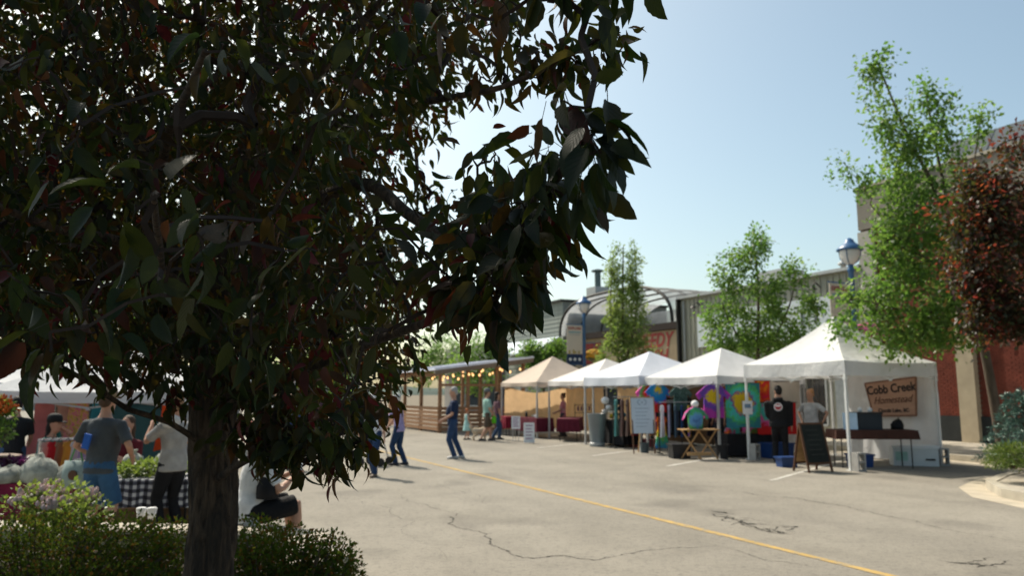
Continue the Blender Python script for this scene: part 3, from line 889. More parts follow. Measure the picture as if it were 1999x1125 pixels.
# smaller trees along the pavement behind the patio
for i, (px, d, blobs, lab) in enumerate([
        (1062, 37, [(1060, 700, .75, .8), (1085, 690, .5, .5), (1035, 690, .5, .5), (1060, 735, .8, .5)], 'round bright green tree just behind the tan tent'),
        (935, 43, [(935, 690, 1.3, 1.0), (905, 710, .9, .8), (975, 690, .8, .8), (935, 740, 1.4, .8)], 'pale green tree rising behind the patio roof'),
        (860, 52, [(860, 690, 1.6, 1.5), (830, 720, 1.4, 1.2)], 'far green tree half hidden behind the crabapple leaves')]):
    b0 = at(px, 767, d); b0.z = PV
    tree('pavement_tree', lab, [[b0, b0 + Vector((0, 0, 1.8)), at(px, 690, d)]], [(.09, .02)], [B(q[0], q[1], d, q[2], q[3]) for q in blobs], 170, 22, .18, M_leafg, .18)
# trees on the far left side, seen through gaps
for i, (px, d, h, r, lab) in enumerate([(120, 21, 6.0, 2.4, 'green tree behind the left canopy stalls, seen through leaf gaps'), (610, 34, 5.0, 2.0, 'distant green tree up the street behind the crabapple'), (-120, 17, 6.5, 2.4, 'leafy green tree at the far left edge')]):
    b0 = at(px, 767, d); b0.z = 0
    tree('background_tree', lab, [[b0, b0 + Vector((0, 0, h * .5)), b0 + Vector((.2, 0, h * .9))]], [(.14, .03)], [(b0 + Vector((0, 0, h * .62)), (r, r, h * .3), 2), (b0 + Vector((r * .5, 0, h * .5)), (r * .6, r * .6, h * .2), 1), (b0 + Vector((-r * .5, 0, h * .52)), (r * .6, r * .6, h * .2), 1)], 160, 16, .2, M_leafg, .25, group='trees beyond the left stalls')

# ================================================================== the foreground crabapple
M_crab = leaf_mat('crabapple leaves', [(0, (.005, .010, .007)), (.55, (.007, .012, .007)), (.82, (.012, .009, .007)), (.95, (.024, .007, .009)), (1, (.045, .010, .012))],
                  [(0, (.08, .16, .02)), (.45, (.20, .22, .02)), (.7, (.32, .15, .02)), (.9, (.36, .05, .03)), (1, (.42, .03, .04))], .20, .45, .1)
def bark_mat():
    m, t, N, L, Bs = nodes('furrowed bark')
    v = coords(N, L, (13, 13, 3.2))
    n1 = noise(N, L, v, 1.6, 6, .65, .8)
    n2 = noise(N, L, coords(N, L), 30, 4, .6)
    c = ramp(N, L, n1, [(.34, (.006, .004, .002)), (.48, (.042, .026, .015)), (.66, (.11, .072, .044))])
    c = mix(N, L, c, ramp(N, L, n2, [(.3, (.7, .7, .7)), (.7, (1.2, 1.2, 1.15))]), .6, 'MULTIPLY')
    L.new(c, Bs.inputs['Base Color'])
    Bs.inputs['Roughness'].default_value = .9
    L.new(bumpn(N, L, n1, 1.0, .05), Bs.inputs['Normal'])
    return m
M_cbark = bark_mat()
tb = Vector((-1.31, 3.4, .42))
crab = thing('crabapple_tree', 'large dark purple-leaved crabapple tree filling the left foreground', 'tree', tb)
def rel(l): return [Vector(p) - tb for p in l]
def hero_limb(name, pts, r0, r1, seg=12, ridg=.0):
    l = resample(rel(pts), .025 if ridg else .08)
    b = MB()
    rr = [r0 + (r1 - r0) * (i / (len(l) - 1)) ** .8 for i in range(len(l))]
    if ridg: rr = [r * (1 + .35 * math.exp(-i * .025 / .18)) for i, r in enumerate(rr)]
    b.tube(l, rr, seg)
    if ridg:
        from mathutils import noise as mn
        for i in range(len(l)):
            for k in range(seg):
                v = Vector(b.v[i * seg + k]); d = (v - l[i]).normalized()
                a, z = 2 * math.pi * k / seg, v.z
                w_ = .6 * mn.noise(Vector((math.cos(a) * 2, math.sin(a) * 2, z * 4)))
                fur = 1 - 2 * abs(mn.noise(Vector((math.cos(a + w_ * .5) * 5.5, math.sin(a + w_ * .5) * 5.5, z * 3.4))))
                g = 1.3 * fur + .5 * mn.noise(Vector((math.cos(a) * 12, math.sin(a) * 12, z * 26))) + 1.1 * mn.noise(Vector((math.cos(a) * 1.2, math.sin(a) * 1.2, z * 2.2)))
                b.v[i * seg + k] = tuple(v + d * ridg * g)
    b.build(name, M_cbark, crab, True)
    return l
T0 = [tb - Vector((0, 0, .05)), Vector((-1.315, 3.4, 1.0)), Vector((-1.33, 3.4, 1.5)), Vector((-1.36, 3.42, 1.86))]
limbs = [hero_limb('trunk', T0, .098, .088, 72, .010)]
top = T0[-1]
limb_defs = [
    ([top - Vector((0, 0, .1)), at(430, 560, 3.45), at(480, 320, 3.5), at(520, 80, 3.5), at(540, -260, 3.6)], .07, .03),
    ([top - Vector((0, 0, .1)), at(350, 560, 3.35), at(285, 350, 3.3), at(255, 230, 3.3), at(160, 60, 3.2), at(60, -200, 3.2)], .062, .022),
    ([at(440, 620, 3.45), at(560, 440, 3.1), at(700, 360, 2.7), at(800, 420, 2.3), at(880, 465, 2.0), at(965, 440, 1.75), at(1030, 400, 1.5), at(1110, 320, 1.32), at(1150, 215, 1.2)], .04, .008),
    ([at(470, 420, 3.5), at(600, 270, 3.2), at(760, 215, 2.8), at(880, 190, 2.4), at(980, 170, 2.2), at(1090, 120, 2.05), at(1200, 55, 1.95)], .03, .006),
    ([T0[2] + Vector((0, 0, .05)), at(500, 760, 3.2), at(600, 720, 2.9), at(720, 670, 2.6), at(860, 620, 2.1), at(930, 580, 1.7), at(965, 590, 1.5)], .032, .007),
    ([T0[2] - Vector((0, 0, .08)), at(330, 825, 3.2), at(250, 800, 3.0), at(170, 745, 2.8), at(60, 690, 2.6), at(-100, 640, 2.6)], .015, .006),
    ([T0[2] - Vector((0, 0, .22)), at(480, 900, 3.1), at(570, 870, 2.8), at(660, 840, 2.6), at(730, 830, 2.4)], .02, .006),
    ([at(400, 600, 3.4), at(250, 480, 2.8), at(120, 450, 2.4), at(-60, 380, 2.2)], .03, .01),
    ([at(470, 400, 3.5), at(640, 120, 3.3), at(800, -60, 3.1), at(900, -250, 3.0)], .032, .01),
    ([at(300, 400, 3.3), at(330, 260, 2.4), at(370, 170, 1.7), at(400, 100, 1.35)], .024, .006),
    ([at(400, 620, 3.4), at(330, 560, 2.4), at(310, 470, 1.6), at(300, 380, 1.2)], .022, .005),
    ([top, at(600, 560, 3.6), at(740, 520, 3.9), at(830, 420, 4.3)], .028, .007),
]
for l, r0, r1 in limb_defs: limbs.append(hero_limb('limb', l, r0, r1))

# crown: twig ends sampled inside the crown's lobes (depth in metres from the street camera side)
poly = [(-700, -800), (1000, -800), (1080, -300), (1030, 0), (1000, 60), (985, 110), (930, 150), (895, 190), (865, 250), (850, 290), (800, 310), (765, 345), (755, 400), (790, 470), (850, 510), (860, 600), (845, 680), (815, 735), (765, 785), (740, 860), (700, 880), (655, 900), (600, 890), (560, 900), (500, 900), (465, 850), (440, 760), (330, 755), (250, 745), (180, 725), (120, 705), (60, 700), (-100, 700), (-700, 660)]  # outline enlarged above and left of the view for more shade
PX = np.array([p[0] for p in poly], float); PY = np.array([p[1] for p in poly], float)
def inside(x, y):
    c = np.zeros(len(x), bool); j = len(poly) - 1
    for i in range(len(poly)):
        k = ((PY[i] > y) != (PY[j] > y)) & (x < (PX[j] - PX[i]) * (y - PY[i]) / (PY[j] - PY[i] + 1e-9) + PX[i])
        c ^= k; j = i
    return c
def edge_dist(x, y):
    d = np.full(len(x), 1e9); j = len(poly) - 1
    for i in range(len(poly)):
        ax, ay, bx, by = PX[j], PY[j], PX[i], PY[i]
        t = np.clip(((x - ax) * (bx - ax) + (y - ay) * (by - ay)) / ((bx - ax) ** 2 + (by - ay) ** 2), 0, 1)
        d = np.minimum(d, np.hypot(x - ax - t * (bx - ax), y - ay - t * (by - ay))); j = i
    return d
def crown_points(n, d0, d1, box=(-700, 1080, -800, 910)):
    out = []
    while len(out) < n:
        x = rng.uniform(box[0], box[1], 4000); y = rng.uniform(box[2], box[3], 4000); d = (d0 ** 2.2 + rng.random(4000) * (d1 ** 2.2 - d0 ** 2.2)) ** (1 / 2.2)
        ok = inside(x, y)
        lim = 8 + 45 * np.abs((d - 3.7) / 1.8) ** 2 + rng.uniform(-10, 18, 4000)
        ok &= edge_dist(x, y) > lim
        out += [at(a, b_, c) for a, b_, c in zip(x[ok], y[ok], d[ok])]
    return np.array([tuple(p) for p in out[:n]])
tips = np.concatenate([crown_points(8200, 1.95, 6.4), crown_points(1700, 4.2, 6.3, (-350, 760, 250, 690))])  # second batch: extra twig ends added to shade the hedge below
def lobe(px, py, d, r, n): 
    q = unit(rng.normal(size=(n, 3))) * (rng.random(n) ** .4)[:, None] * r
    return np.array([tuple(at(px, py, d))]) + q
arm = np.concatenate([lobe(*a) for a in [(900, 470, 2.0, .13, 12), (955, 415, 1.85, .11, 10), (990, 430, 1.65, .12, 16), (1035, 430, 1.5, .08, 13), (1060, 380, 1.42, .06, 8), (965, 515, 1.6, .11, 16), (925, 550, 1.7, .10, 14), (950, 570, 1.5, .08, 12), (985, 540, 1.42, .055, 6), (1100, 330, 1.32, .05, 6), (1135, 265, 1.22, .045, 5), (1165, 280, 1.18, .035, 4), (1120, 215, 1.2, .03, 2), (900, 540, 2.1, .13, 13), (945, 300, 1.9, .05, 5), (985, 590, 1.45, .05, 6),
    (1040, 140, 2.15, .07, 8), (1090, 115, 2.05, .07, 9), (1150, 100, 2.0, .06, 8), (1195, 70, 1.95, .05, 7), (1000, 80, 2.2, .08, 7), (960, 140, 2.3, .08, 7), (1150, -20, 1.3, .05, 4), (1060, -30, 1.3, .07, 5), (1230, -40, 1.4, .04, 2),
    (840, 400, 4.3, .12, 9), (800, 375, 4.4, .1, 6), (870, 380, 4.2, .08, 4), (850, 430, 4.2, .1, 6)]])
near = np.concatenate([lobe(*a) for a in [(290, 400, 1.12, .03, 3), (370, 470, 1.05, .03, 3), (330, 600, 1.15, .04, 3), (280, 540, 1.25, .03, 2), (590, 500, 1.4, .04, 2), (430, 110, 1.35, .04, 3), (80, 660, 1.15, .03, 2), (20, 560, 1.3, .04, 2), (550, 420, 1.6, .05, 3), (740, 470, 1.6, .05, 3), (660, 230, 1.6, .06, 3), (500, 640, 1.5, .06, 3), (200, 640, 1.5, .06, 3), (140, 300, 1.6, .07, 3), (870, 20, 1.4, .06, 4), (760, 40, 1.5, .06, 3), (980, -10, 1.35, .05, 3), (720, 640, 1.7, .07, 4), (640, 800, 1.9, .06, 4), (40, 120, 1.5, .06, 3), (200, 700, 2.9, .12, 8), (290, 760, 3.0, .10, 8), (120, 680, 2.7, .12, 8), (360, 770, 3.1, .08, 8), (60, 690, 2.5, .1, 6), (500, 790, 2.8, .14, 18), (495, 860, 2.7, .09, 16), (550, 880, 2.6, .09, 16), (610, 885, 2.5, .09, 16), (665, 880, 2.4, .08, 12), (560, 820, 2.7, .14, 18), (480, 740, 2.7, .12, 14), (400, 700, 2.6, .14, 16), (440, 760, 2.8, .06, 5), (700, 800, 2.4, .12, 14), (620, 860, 2.6, .12, 14), (540, 880, 2.8, .12, 14), (680, 850, 2.4, .1, 12)]])
alltips = np.concatenate([tips, arm, near])
rt = alltips - np.array(tuple(tb))
tw = branches(limbs, rt, .0022, .42, .016, .07, .25).build('twigs', mat('dark twig bark', (.022, .015, .012), .9, .3, 20), crab)
tw['kind'] = 'stuff'
per = np.concatenate([np.full(len(tips), 12), np.full(len(arm), 4), np.full(len(near), 3)])
cen = np.repeat(rt, per, axis=0)
n = len(cen)
spread = np.repeat(np.concatenate([np.full(len(tips), .062), np.full(len(arm), .03), np.full(len(near), .025)]), per)
pos = cen + rng.normal(size=(n, 3)) * spread[:, None]
D = rng.normal(size=(n, 3)) * .38 + unit(pos - cen) * .8
D[:, 2] -= .85
Nn = rng.normal(size=(n, 3)) * .8 + np.array([-.3, -.2, .8])
S = rng.uniform(.036, .072, n) * np.where(np.arange(n) < 12 * len(tips), 1.0, 1.12)
tint = np.clip(np.repeat(rng.random(len(rt)) ** 1.3, per) * .6 + rng.random(n) * .42, 0, 1)
W = pos + np.array(tuple(tb))
c_, s_ = math.cos(PITCH), math.sin(PITCH)
dep = W[:, 1] * c_ + (W[:, 2] - CAMH) * s_
hgt = -W[:, 1] * s_ + (W[:, 2] - CAMH) * c_
sx_, sy_ = 999.5 + FPX * W[:, 0] / dep, 562.5 - FPX * hgt / dep
keep = (dep > .85)
seen = keep & (sx_ > -30) & (sx_ < 2030) & (sy_ > -60) & (sy_ < 1150)
score = np.where(seen, S / np.maximum(dep, .3), 0)
big = np.argsort(-score)[:300]
rest = keep.copy(); rest[big] = False
third = rng.integers(0, 3, n)
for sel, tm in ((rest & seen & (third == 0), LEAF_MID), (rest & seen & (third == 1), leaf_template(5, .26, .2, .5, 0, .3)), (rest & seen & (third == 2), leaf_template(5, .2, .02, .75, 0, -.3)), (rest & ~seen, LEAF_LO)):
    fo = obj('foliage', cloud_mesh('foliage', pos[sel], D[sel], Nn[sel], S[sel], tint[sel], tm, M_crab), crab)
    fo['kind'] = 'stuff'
def vein_leaf_mat():
    m = M_crab.copy(); m.name = 'crabapple leaf with veins'
    N, L = m.node_tree.nodes, m.node_tree.links
    Bs = N['Principled BSDF']
    a = N.new('ShaderNodeAttribute'); a.attribute_name = 'blade'
    sp_ = N.new('ShaderNodeSeparateXYZ'); L.new(a.outputs['Vector'], sp_.inputs[0])
    def mth(op, x, y):
        q = N.new('ShaderNodeMath'); q.operation = op
        for i, v in enumerate((x, y)):
            if isinstance(v, bpy.types.NodeSocket): L.new(v, q.inputs[i])
            elif v is not None: q.inputs[i].default_value = v
        return q.outputs[0]
    u = mth('ABSOLUTE', sp_.outputs[0], None)
    ph = mth('SUBTRACT', mth('MULTIPLY', sp_.outputs[1], 8.0), mth('MULTIPLY', u, 2.2))
    fr = mth('ABSOLUTE', mth('SUBTRACT', mth('FRACT', ph, None), .5), None)
    side = ramp(N, L, fr, [(.0, (1, 1, 1)), (.07, (0, 0, 0))])
    mid = ramp(N, L, u, [(.0, (1, 1, 1)), (.07, (0, 0, 0))])
    vv = mix(N, L, side, mid, 1.0, 'LIGHTEN')
    Bs.inputs['Specular IOR Level'].default_value = .12
    old = Bs.inputs['Base Color'].links[0].from_socket
    L.new(mix(N, L, old, (.06, .035, .025), mth('MULTIPLY', vv, .14)), Bs.inputs['Base Color'])
    [q for q in N if q.type == 'MIX_SHADER'][0].inputs[0].default_value = .13
    pil = ramp(N, L, fr, [(0, (0, 0, 0)), (.5, (1, 1, 1))])
    L.new(bumpn(N, L, mix(N, L, pil, (0, 0, 0), mid), .15, .002), Bs.inputs['Normal'])
    return m
M_vein = vein_leaf_mat()
# the nearest leaves one by one, from a handful of finely cut blades
variants = []
for k in range(10):
    tv, tf = leaf_template(10, random.uniform(.24, .31), random.uniform(.06, .2), random.uniform(.15, .55), .09, random.uniform(-.1, .35), .35)
    variants.append(cloud_mesh('leaf', np.zeros((1, 3)), np.array([[0, 1.0, 0]]), np.array([[0, 0, 1.0]]), np.ones(1), np.array([min(.97, (k / 9) ** 1.5)]), (tv, tf), M_vein))
    hw = max(abs(tv[:, 0]).max(), 1e-3)
    bl = np.zeros((len(tv), 3)); bl[:, 1] = tv[:, 1]
    for i_, q_ in enumerate(tv):
        bl[i_, 0] = 0 if abs(q_[0]) < 1e-6 else math.copysign(1, q_[0])
    at_ = variants[-1].attributes.new('blade', 'FLOAT_VECTOR', 'POINT'); at_.data.foreach_set('vector', bl.reshape(-1).astype(np.float32))
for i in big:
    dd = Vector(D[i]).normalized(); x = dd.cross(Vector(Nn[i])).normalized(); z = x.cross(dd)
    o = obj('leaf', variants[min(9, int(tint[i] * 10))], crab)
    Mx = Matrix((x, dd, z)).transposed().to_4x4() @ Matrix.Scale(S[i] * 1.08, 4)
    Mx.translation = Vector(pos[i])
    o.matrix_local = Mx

# ================================================================== shrubs
def shrub(name, label, blobs, n, leaf, m, hang=-.3, flowers=None, cat='shrub', tmpl=LEAF_LO, group=None):
    base = Vector(blobs[0][0]); base.z = min(q[0].z - q[1][2] for q in blobs)
    t = thing(name, label, cat, base, 0, group)
    pts, d = in_blobs([(Vector(c) - base, r, w_) for c, r, w_ in blobs], n)
    k = max(12, n // 60)
    b = MB()
    for q in pts[rng.choice(n, k)]:
        f0 = Vector((q[0] * .35, q[1] * .35, 0)); e = Vector(q)
        b.tube([f0, f0.lerp(e, .5) + Vector((0, 0, .05)), e], [.008, .006, .003], 4)
    b.build('stems', M_bark, t)['kind'] = 'stuff'
    leaf_cloud('foliage', pts, leaf * rng.uniform(.6, 1.2, n), tmpl, m, t, out=d, hang=hang)
    if flowers:
        fm, fn = flowers
        top = pts[pts[:, 2] > np.quantile(pts[:, 2], .62)]
        b = MB()
        for q in top[rng.choice(len(top), fn)]:
            for e in range(9): b.ell(Vector(q) + Vector(rng.normal(size=3)) * .028 + Vector((0, 0, .03)), (.016, .016, .02), 5, 4)
        b.build('blossoms', fm, t)['kind'] = 'stuff'
    return t
M_spir = leaf_mat('spirea leaves', [(0, (.022, .044, .008)), (.7, (.042, .066, .011)), (.85, (.07, .038, .012)), (1, (.09, .034, .012))], [(0, (.09, .16, .015)), (.7, (.17, .22, .025)), (1, (.26, .11, .025))], .38, .7, .08)
M_lil = leaf_mat('fresh green leaves', [(0, (.08, .14, .03)), (1, (.14, .20, .05))], [(0, (.2, .3, .04)), (1, (.34, .42, .08))], .4)
def BW(px, py, d, rx, ry, rz, wt=1): return (at(px, py, d), (rx, ry, rz), wt)
shrub('spirea_shrub', 'low leafy shrub with reddish tips right of the foreground trunk', [BW(540, 1122, 4.3, .32, .35, .27, 2), BW(630, 1132, 4.2, .22, .3, .25, 1.3), BW(490, 1100, 4.5, .25, .3, .27, 1.2), BW(670, 1160, 4.1, .12, .2, .2, .5), BW(570, 1230, 4.0, .4, .4, .2, 1)], 13000, .028, M_spir)
shrub('spirea_shrub', 'wide dark hedge-like shrub left of the foreground trunk', [BW(80, 1095, 4.9, .45, .4, .28, 1.5), BW(220, 1092, 4.8, .42, .4, .28, 1.5), BW(320, 1098, 4.7, .3, .35, .26, 1), BW(-40, 1085, 5.0, .4, .4, .3, 1), BW(150, 1190, 4.2, .7, .4, .25, 1.6), BW(330, 1190, 4.3, .3, .3, .25, .7)], 22000, .028, M_spir)
shrub('lilac_shrub', 'bright green shrub with pale pink blossom beside the magenta table', [BW(110, 985, 5.7, .26, .25, .18, 1.5), BW(60, 990, 5.7, .2, .2, .17, 1), BW(160, 1000, 5.6, .18, .2, .15, 1), BW(120, 1030, 5.6, .38, .25, .14, 1)], 1500, .045, M_lil, -.5, (mat('pale pink blossom', (.66, .50, .50), .8, .15, 30), 16))
M_jun = leaf_mat('juniper sprays', [(0, (.05, .10, .02)), (1, (.12, .17, .03))], [(0, (.12, .2, .02)), (1, (.25, .3, .04))], .3)
shrub('juniper_shrub', 'bright green spreading juniper over the stone planter corner', [BW(1965, 885, 13.4, .3, .4, .16, 1), BW(2010, 885, 13.3, .5, .5, .2, 1), BW(1945, 905, 13.3, .16, .3, .09, .4), BW(1995, 905, 13.1, .4, .4, .1, .7)], 3200, .085, M_jun, -.1, tmpl=leaf_template(2, .12, .05, .05))
M_spr = leaf_mat('blue spruce needles', [(0, (.05, .11, .085)), (1, (.15, .25, .20))], [(0, (.05, .09, .08)), (1, (.1, .15, .12))], .12)
sp = thing('blue_spruce', 'small blue spruce with layered branches behind the juniper', 'shrub', Vector((9.62, 14.3, .4)))
b = MB(); b.tube([(0, 0, 0), (0, 0, 1.4)], [.05, .012], 8); b.build('trunk', M_bark, sp)
pos_, dr_ = [], []
for k in range(46):
    z = .1 + 1.2 * (k / 46) ** 1.05; a = k * 2.4; L = (1.0 - .6 * z) * random.uniform(.8, 1.1)
    for j in range(85):
        t = random.random() ** .7
        q = Vector((math.cos(a) * L * t, math.sin(a) * L * t, z - .14 * t * t * L + random.uniform(-.02, .05)))
        sd_ = Vector((-math.sin(a), math.cos(a), 0)) * random.uniform(-.17, .17) * L * (1.15 - .6 * t)
        pos_.append(q + sd_); dr_.append(Vector((math.cos(a), math.sin(a), .1)) + sd_ * 3)
leaf_cloud('needles', np.array([tuple(q) for q in pos_]), rng.uniform(.07, .12, len(pos_)), leaf_template(2, .16, .05, .02), M_spr, sp, out=np.array([tuple(q) for q in dr_]), hang=-.1)

M_yfl = mat('orange yellow petals', (.62, .30, .02), .7, .25, 30)
M_pfl = mat('pink petals', (.50, .09, .24), .7, .3, 30)
lamp_post('blue street lamp with cream banner and yellow basket left of the poplar', P(30.6, 18.75, PV), True, ('hanging basket full of yellow and orange flowers', M_yfl))
lamp_post('blue street lamp with globe rising behind the peaked tent', P(15.4, 18.75, PV), True, ('hanging basket with pink flowers half hidden by maple leaves', M_pfl))
lamp_post('far blue street lamp beyond the vaulted shop', P(39.8, 18.75, PV), False)
# ================================================================== market tents
TW = 3.05
def market_tent(label, s0, n0, eave, val, apex, cloth, legm, walls=(), curve=.5, group='pop-up tents on the right', wallm=None, loc=None, rz=SA):
    """local x runs away from the street, y along it; eave = height of the valance's lower edge"""
    t = thing('market_tent', label, 'tent', loc or P(s0, n0), rz, group)
    zt = eave + val
    c = TW / 2
    b = MB()
    for k in range(4):
        M = Matrix.Rotation(math.pi / 2 * k, 3, 'Z')
        def fn(u, v):
            r = 1 - v                              # 1 at the eave, 0 at the peak
            x = (2 * u - 1) * r
            z = zt + (apex - zt) * ((1 - curve) * v + curve * v * v)
            z -= .05 * math.sin(math.pi * v) * math.cos(math.pi / 2 * (2 * u - 1)) + .035 * r * r * math.cos(math.pi / 2 * (2 * u - 1)) * (v < .5)
            z += .008 * math.sin(9 * u + 3 * k) * math.sin(math.pi * v) + .012 * r * math.sin(31 * u + 2 * k) * (1 - v) ** 2 * math.sin(math.pi * min(1, v * 6 + .02) * .5)
            return M @ Vector((x * (c + .03), -r * (c + .03), z)) + Vector((c, c, 0))
        b.grid(fn, 14, 10)
        def fv(u, v):
            w_ = .018 * math.sin(u * 11 + k * 2) * v + .01 * math.sin(u * 23 + k)* v
            sag = .03 * math.sin(math.pi * u)
            return M @ Vector(((2 * u - 1) * (c + .03), -(c + .032) - w_, zt - .035 * math.sin(math.pi * u) - (val - sag) * v)) + Vector((c, c, 0))
        b.grid(fv, 22, 4)
    cn = b.build('canopy', cloth, t, True)
    for x in (0, TW):
        for y in (0, TW):
            b = MB(); b.box((x, y, zt / 2 + .005), (.045, .045, zt - .02)); b.box((x, y, zt * .36), (.055, .055, zt * .7)); b.box((x, y, .008), (.14, .14, .012)); b.box((x, y, eave - .06), (.07, .07, .08)); b.build('leg', legm, t)
    for (a, e) in (((0, 0), (TW, 0)), ((TW, 0), (TW, TW)), ((TW, TW), (0, TW)), ((0, TW), (0, 0))):
        A_, E_ = Vector((*a, 0)), Vector((*e, 0)); m_ = (A_ + E_) / 2
        i_ = (Vector((c, c, 0)) - m_).normalized() * .03
        b = MB()
        for p, q in ((A_, m_), (m_, E_)):
            b.bar(p + Vector((0, 0, zt - .06)) + i_, q + Vector((0, 0, eave - .08)) + i_, .018, .03); b.bar(p + Vector((0, 0, eave - .08)) + i_ * 1.9, q + Vector((0, 0, zt - .06)) + i_ * 1.9, .018, .03)
        b.box(m_ + Vector((0, 0, eave - .09)) + i_ * 1.4, (.05, .05, .05)); b.build('truss', legm, t)
    b = MB(); b.tube([(c, c, apex - .7), (c, c, apex - .02)], .025, 6)
    for x, y in ((0, 0), (TW, 0), (0, TW), (TW, TW)): b.bar((x, y, zt - .1), (c, c, apex - .35), .02, .03)
    b.build('centre_pole', legm, t)
    for (side, a0, a1, z0, sag) in walls:
        b = MB()
        def fw(u, v):
            q = a0 + (a1 - a0) * u
            z = z0 + (eave + .05 - z0) * v - sag * math.sin(math.pi * u) * v
            o = .03 * math.sin(u * 17) * (1 - v * .6) + .02 * math.sin(u * 37 + v * 4)
            return {'back': Vector((TW - .06 + o, q, z)), 'near': Vector((q, .06 + o, z)), 'far': Vector((q, TW - .06 + o, z)), 'front': Vector((.06 + o, q, z))}[side]
        b.grid(fw, 36, 10); b.build('side_wall', wallm or cloth, t, True)
    return t
N1, S1 = 13.9, 11.75
tent1 = market_tent('white peaked tent, nearest and tallest of the right row', S1, N1, 2.06, .33, 3.58, M_white, M_wleg, [('back', 0, 2.5, .03, .02)], .45)
tent2 = market_tent('white tie-dye tent, second from the right in the row', 15.2, 13.3, 1.90, .22, 2.95, M_white, M_leg, [('back', .05, 3.0, .06, .02), ('near', 1.0, 3.0, .9, .02)], .05)
tent3 = market_tent('bluish white tent in the middle of the right row, clothes rack inside', 18.4, 13.15, 1.90, .28, 3.0, fabric('cool white canopy cloth', (.72, .75, .82), .2, .03), M_leg, [('back', .05, 3.0, .06, .02)], .05, wallm=fabric('brown back wall', (.16, .10, .06), .15))
tent4 = market_tent('white tent fourth from the right, between tan tent and clothes tent', 21.5, 13.5, 1.92, .18, 2.9, fabric('warm white canopy cloth', (.78, .74, .70), .2, .03), M_leg, [('back', .1, 3.0, .15, .1)], .05, wallm=M_tan)
tent5 = market_tent('tan tent with tan curtains at the far left of the right row', 24.85, 13.15, 1.92, .16, 3.12, M_beige, M_leg, [('far', .1, 3.0, .2, .3), ('back', .1, 3.0, .15, .1)], .05, wallm=M_tan)
# left-hand stalls
tentL = market_tent('white stall canopy over the hanging dresses, left of the trunk', 0, 0, 1.52, .2, 2.6, M_white, M_leg, [('far', .0, 3.05, .1, .02)], .1, 'stall canopies on the left', loc=Vector((-8.1, 11.6, 0)), rz=R(6), wallm=fabric('deep teal back cloth', (.02, .05, .06), .15))
tentM = market_tent('white stall canopy at the far left behind the orange flowers', 0, 0, 1.55, .2, 2.6, M_white, M_leg, (), .1, 'stall canopies on the left', loc=Vector((-11.4, 11.9, 0)), rz=R(4))
tentN = market_tent('white stall canopy up the street, glimpsed under the crabapple branches', 0, 0, 1.9, .2, 2.9, M_white, M_leg, (), .1, 'stall canopies on the left', loc=Vector((-9.0, 21.0, 0)), rz=SA)

def cinder(label, p, rz=0):
    t = thing('concrete_block', label, 'concrete block', p, rz, 'concrete block tent weights')
    b = MB(); w_, d_, h_ = .20, .20, .40            # stands on end, two openings
    for x in (-.085, .085): b.box((x, 0, h_ / 2), (.03, d_, h_))
    for z in (.017, .2, .383): b.box((0, 0, z), (.14, d_ - .004, .034))
    b.build('block', mat('grey block concrete', (.36, .35, .33), .95, .15, 8, .5, 60), t)
def near(p, dx, dy): return Vector((p.x + dx, p.y + dy, p.z))
cinder('concrete block tied to the front corner leg of the peaked tent', near(P(S1, N1), .12, -.16), R(15))
cinder('concrete block at the tie-dye side leg of the peaked tent', near(P(S1 + TW, N1), .1, -.14), R(35))
cinder('concrete block at the right rear leg of the peaked tent', near(P(S1, N1 + TW), -.05, -.17), R(-10))

# ---- hand-written and printed things in the peaked tent
M_board = mat('blackboard', (.012, .016, .014), .75, .3, 3)
ab = thing('chalkboard_sign', 'wood-framed folding chalkboard standing before the brown table', 'sign', gp(1587, 921), R(20)); ab.scale = (.92, .92, .92)
for sgn in (-1, 1):
    b = MB(); tl = .26 * sgn
    A_ = lambda x, z: Vector((x, -sgn * .0 + tl * (1 - z / 1.12), z))
    for x in (-.33, .33): b.bar(A_(x, 0), A_(x, 1.12), .05, .03)
    b.bar(A_(-.33, 1.1), A_(.33, 1.1), .03, .05); b.bar(A_(-.33, .2), A_(.33, .2), .03, .05)
    fr = b.build('frame', M_brownw, ab)
    b = MB(); b.add([A_(-.31, .22) + Vector((0, .004, 0)), A_(.31, .22) + Vector((0, .004, 0)), A_(.31, 1.08) + Vector((0, .004, 0)), A_(-.31, 1.08) + Vector((0, .004, 0)), A_(-.31, .22) + Vector((0, -.012, 0)), A_(.31, .22) + Vector((0, -.012, 0)), A_(.31, 1.08) + Vector((0, -.012, 0)), A_(-.31, 1.08) + Vector((0, -.012, 0))], [(0, 1, 2, 3), (7, 6, 5, 4), (0, 4, 5, 1), (2, 6, 7, 3), (0, 3, 7, 4), (1, 5, 6, 2)])
    pn = b.build('board', M_board if sgn < 0 else M_wood, ab)
    if sgn < 0:
        for k in range(6):                         # faint chalk lines
            z = .95 - .11 * k; q = A_(0, z)
            c_k = MB(); c_k.bar(A_(-.2 + .03 * (k % 2), z) + Vector((0, -.016, 0)), A_(.12 + .05 * (k % 3), z) + Vector((0, -.016, 0)), .004, .014); c_k.build('chalk_line', mat('chalk', (.05, .055, .05), .9), pn)

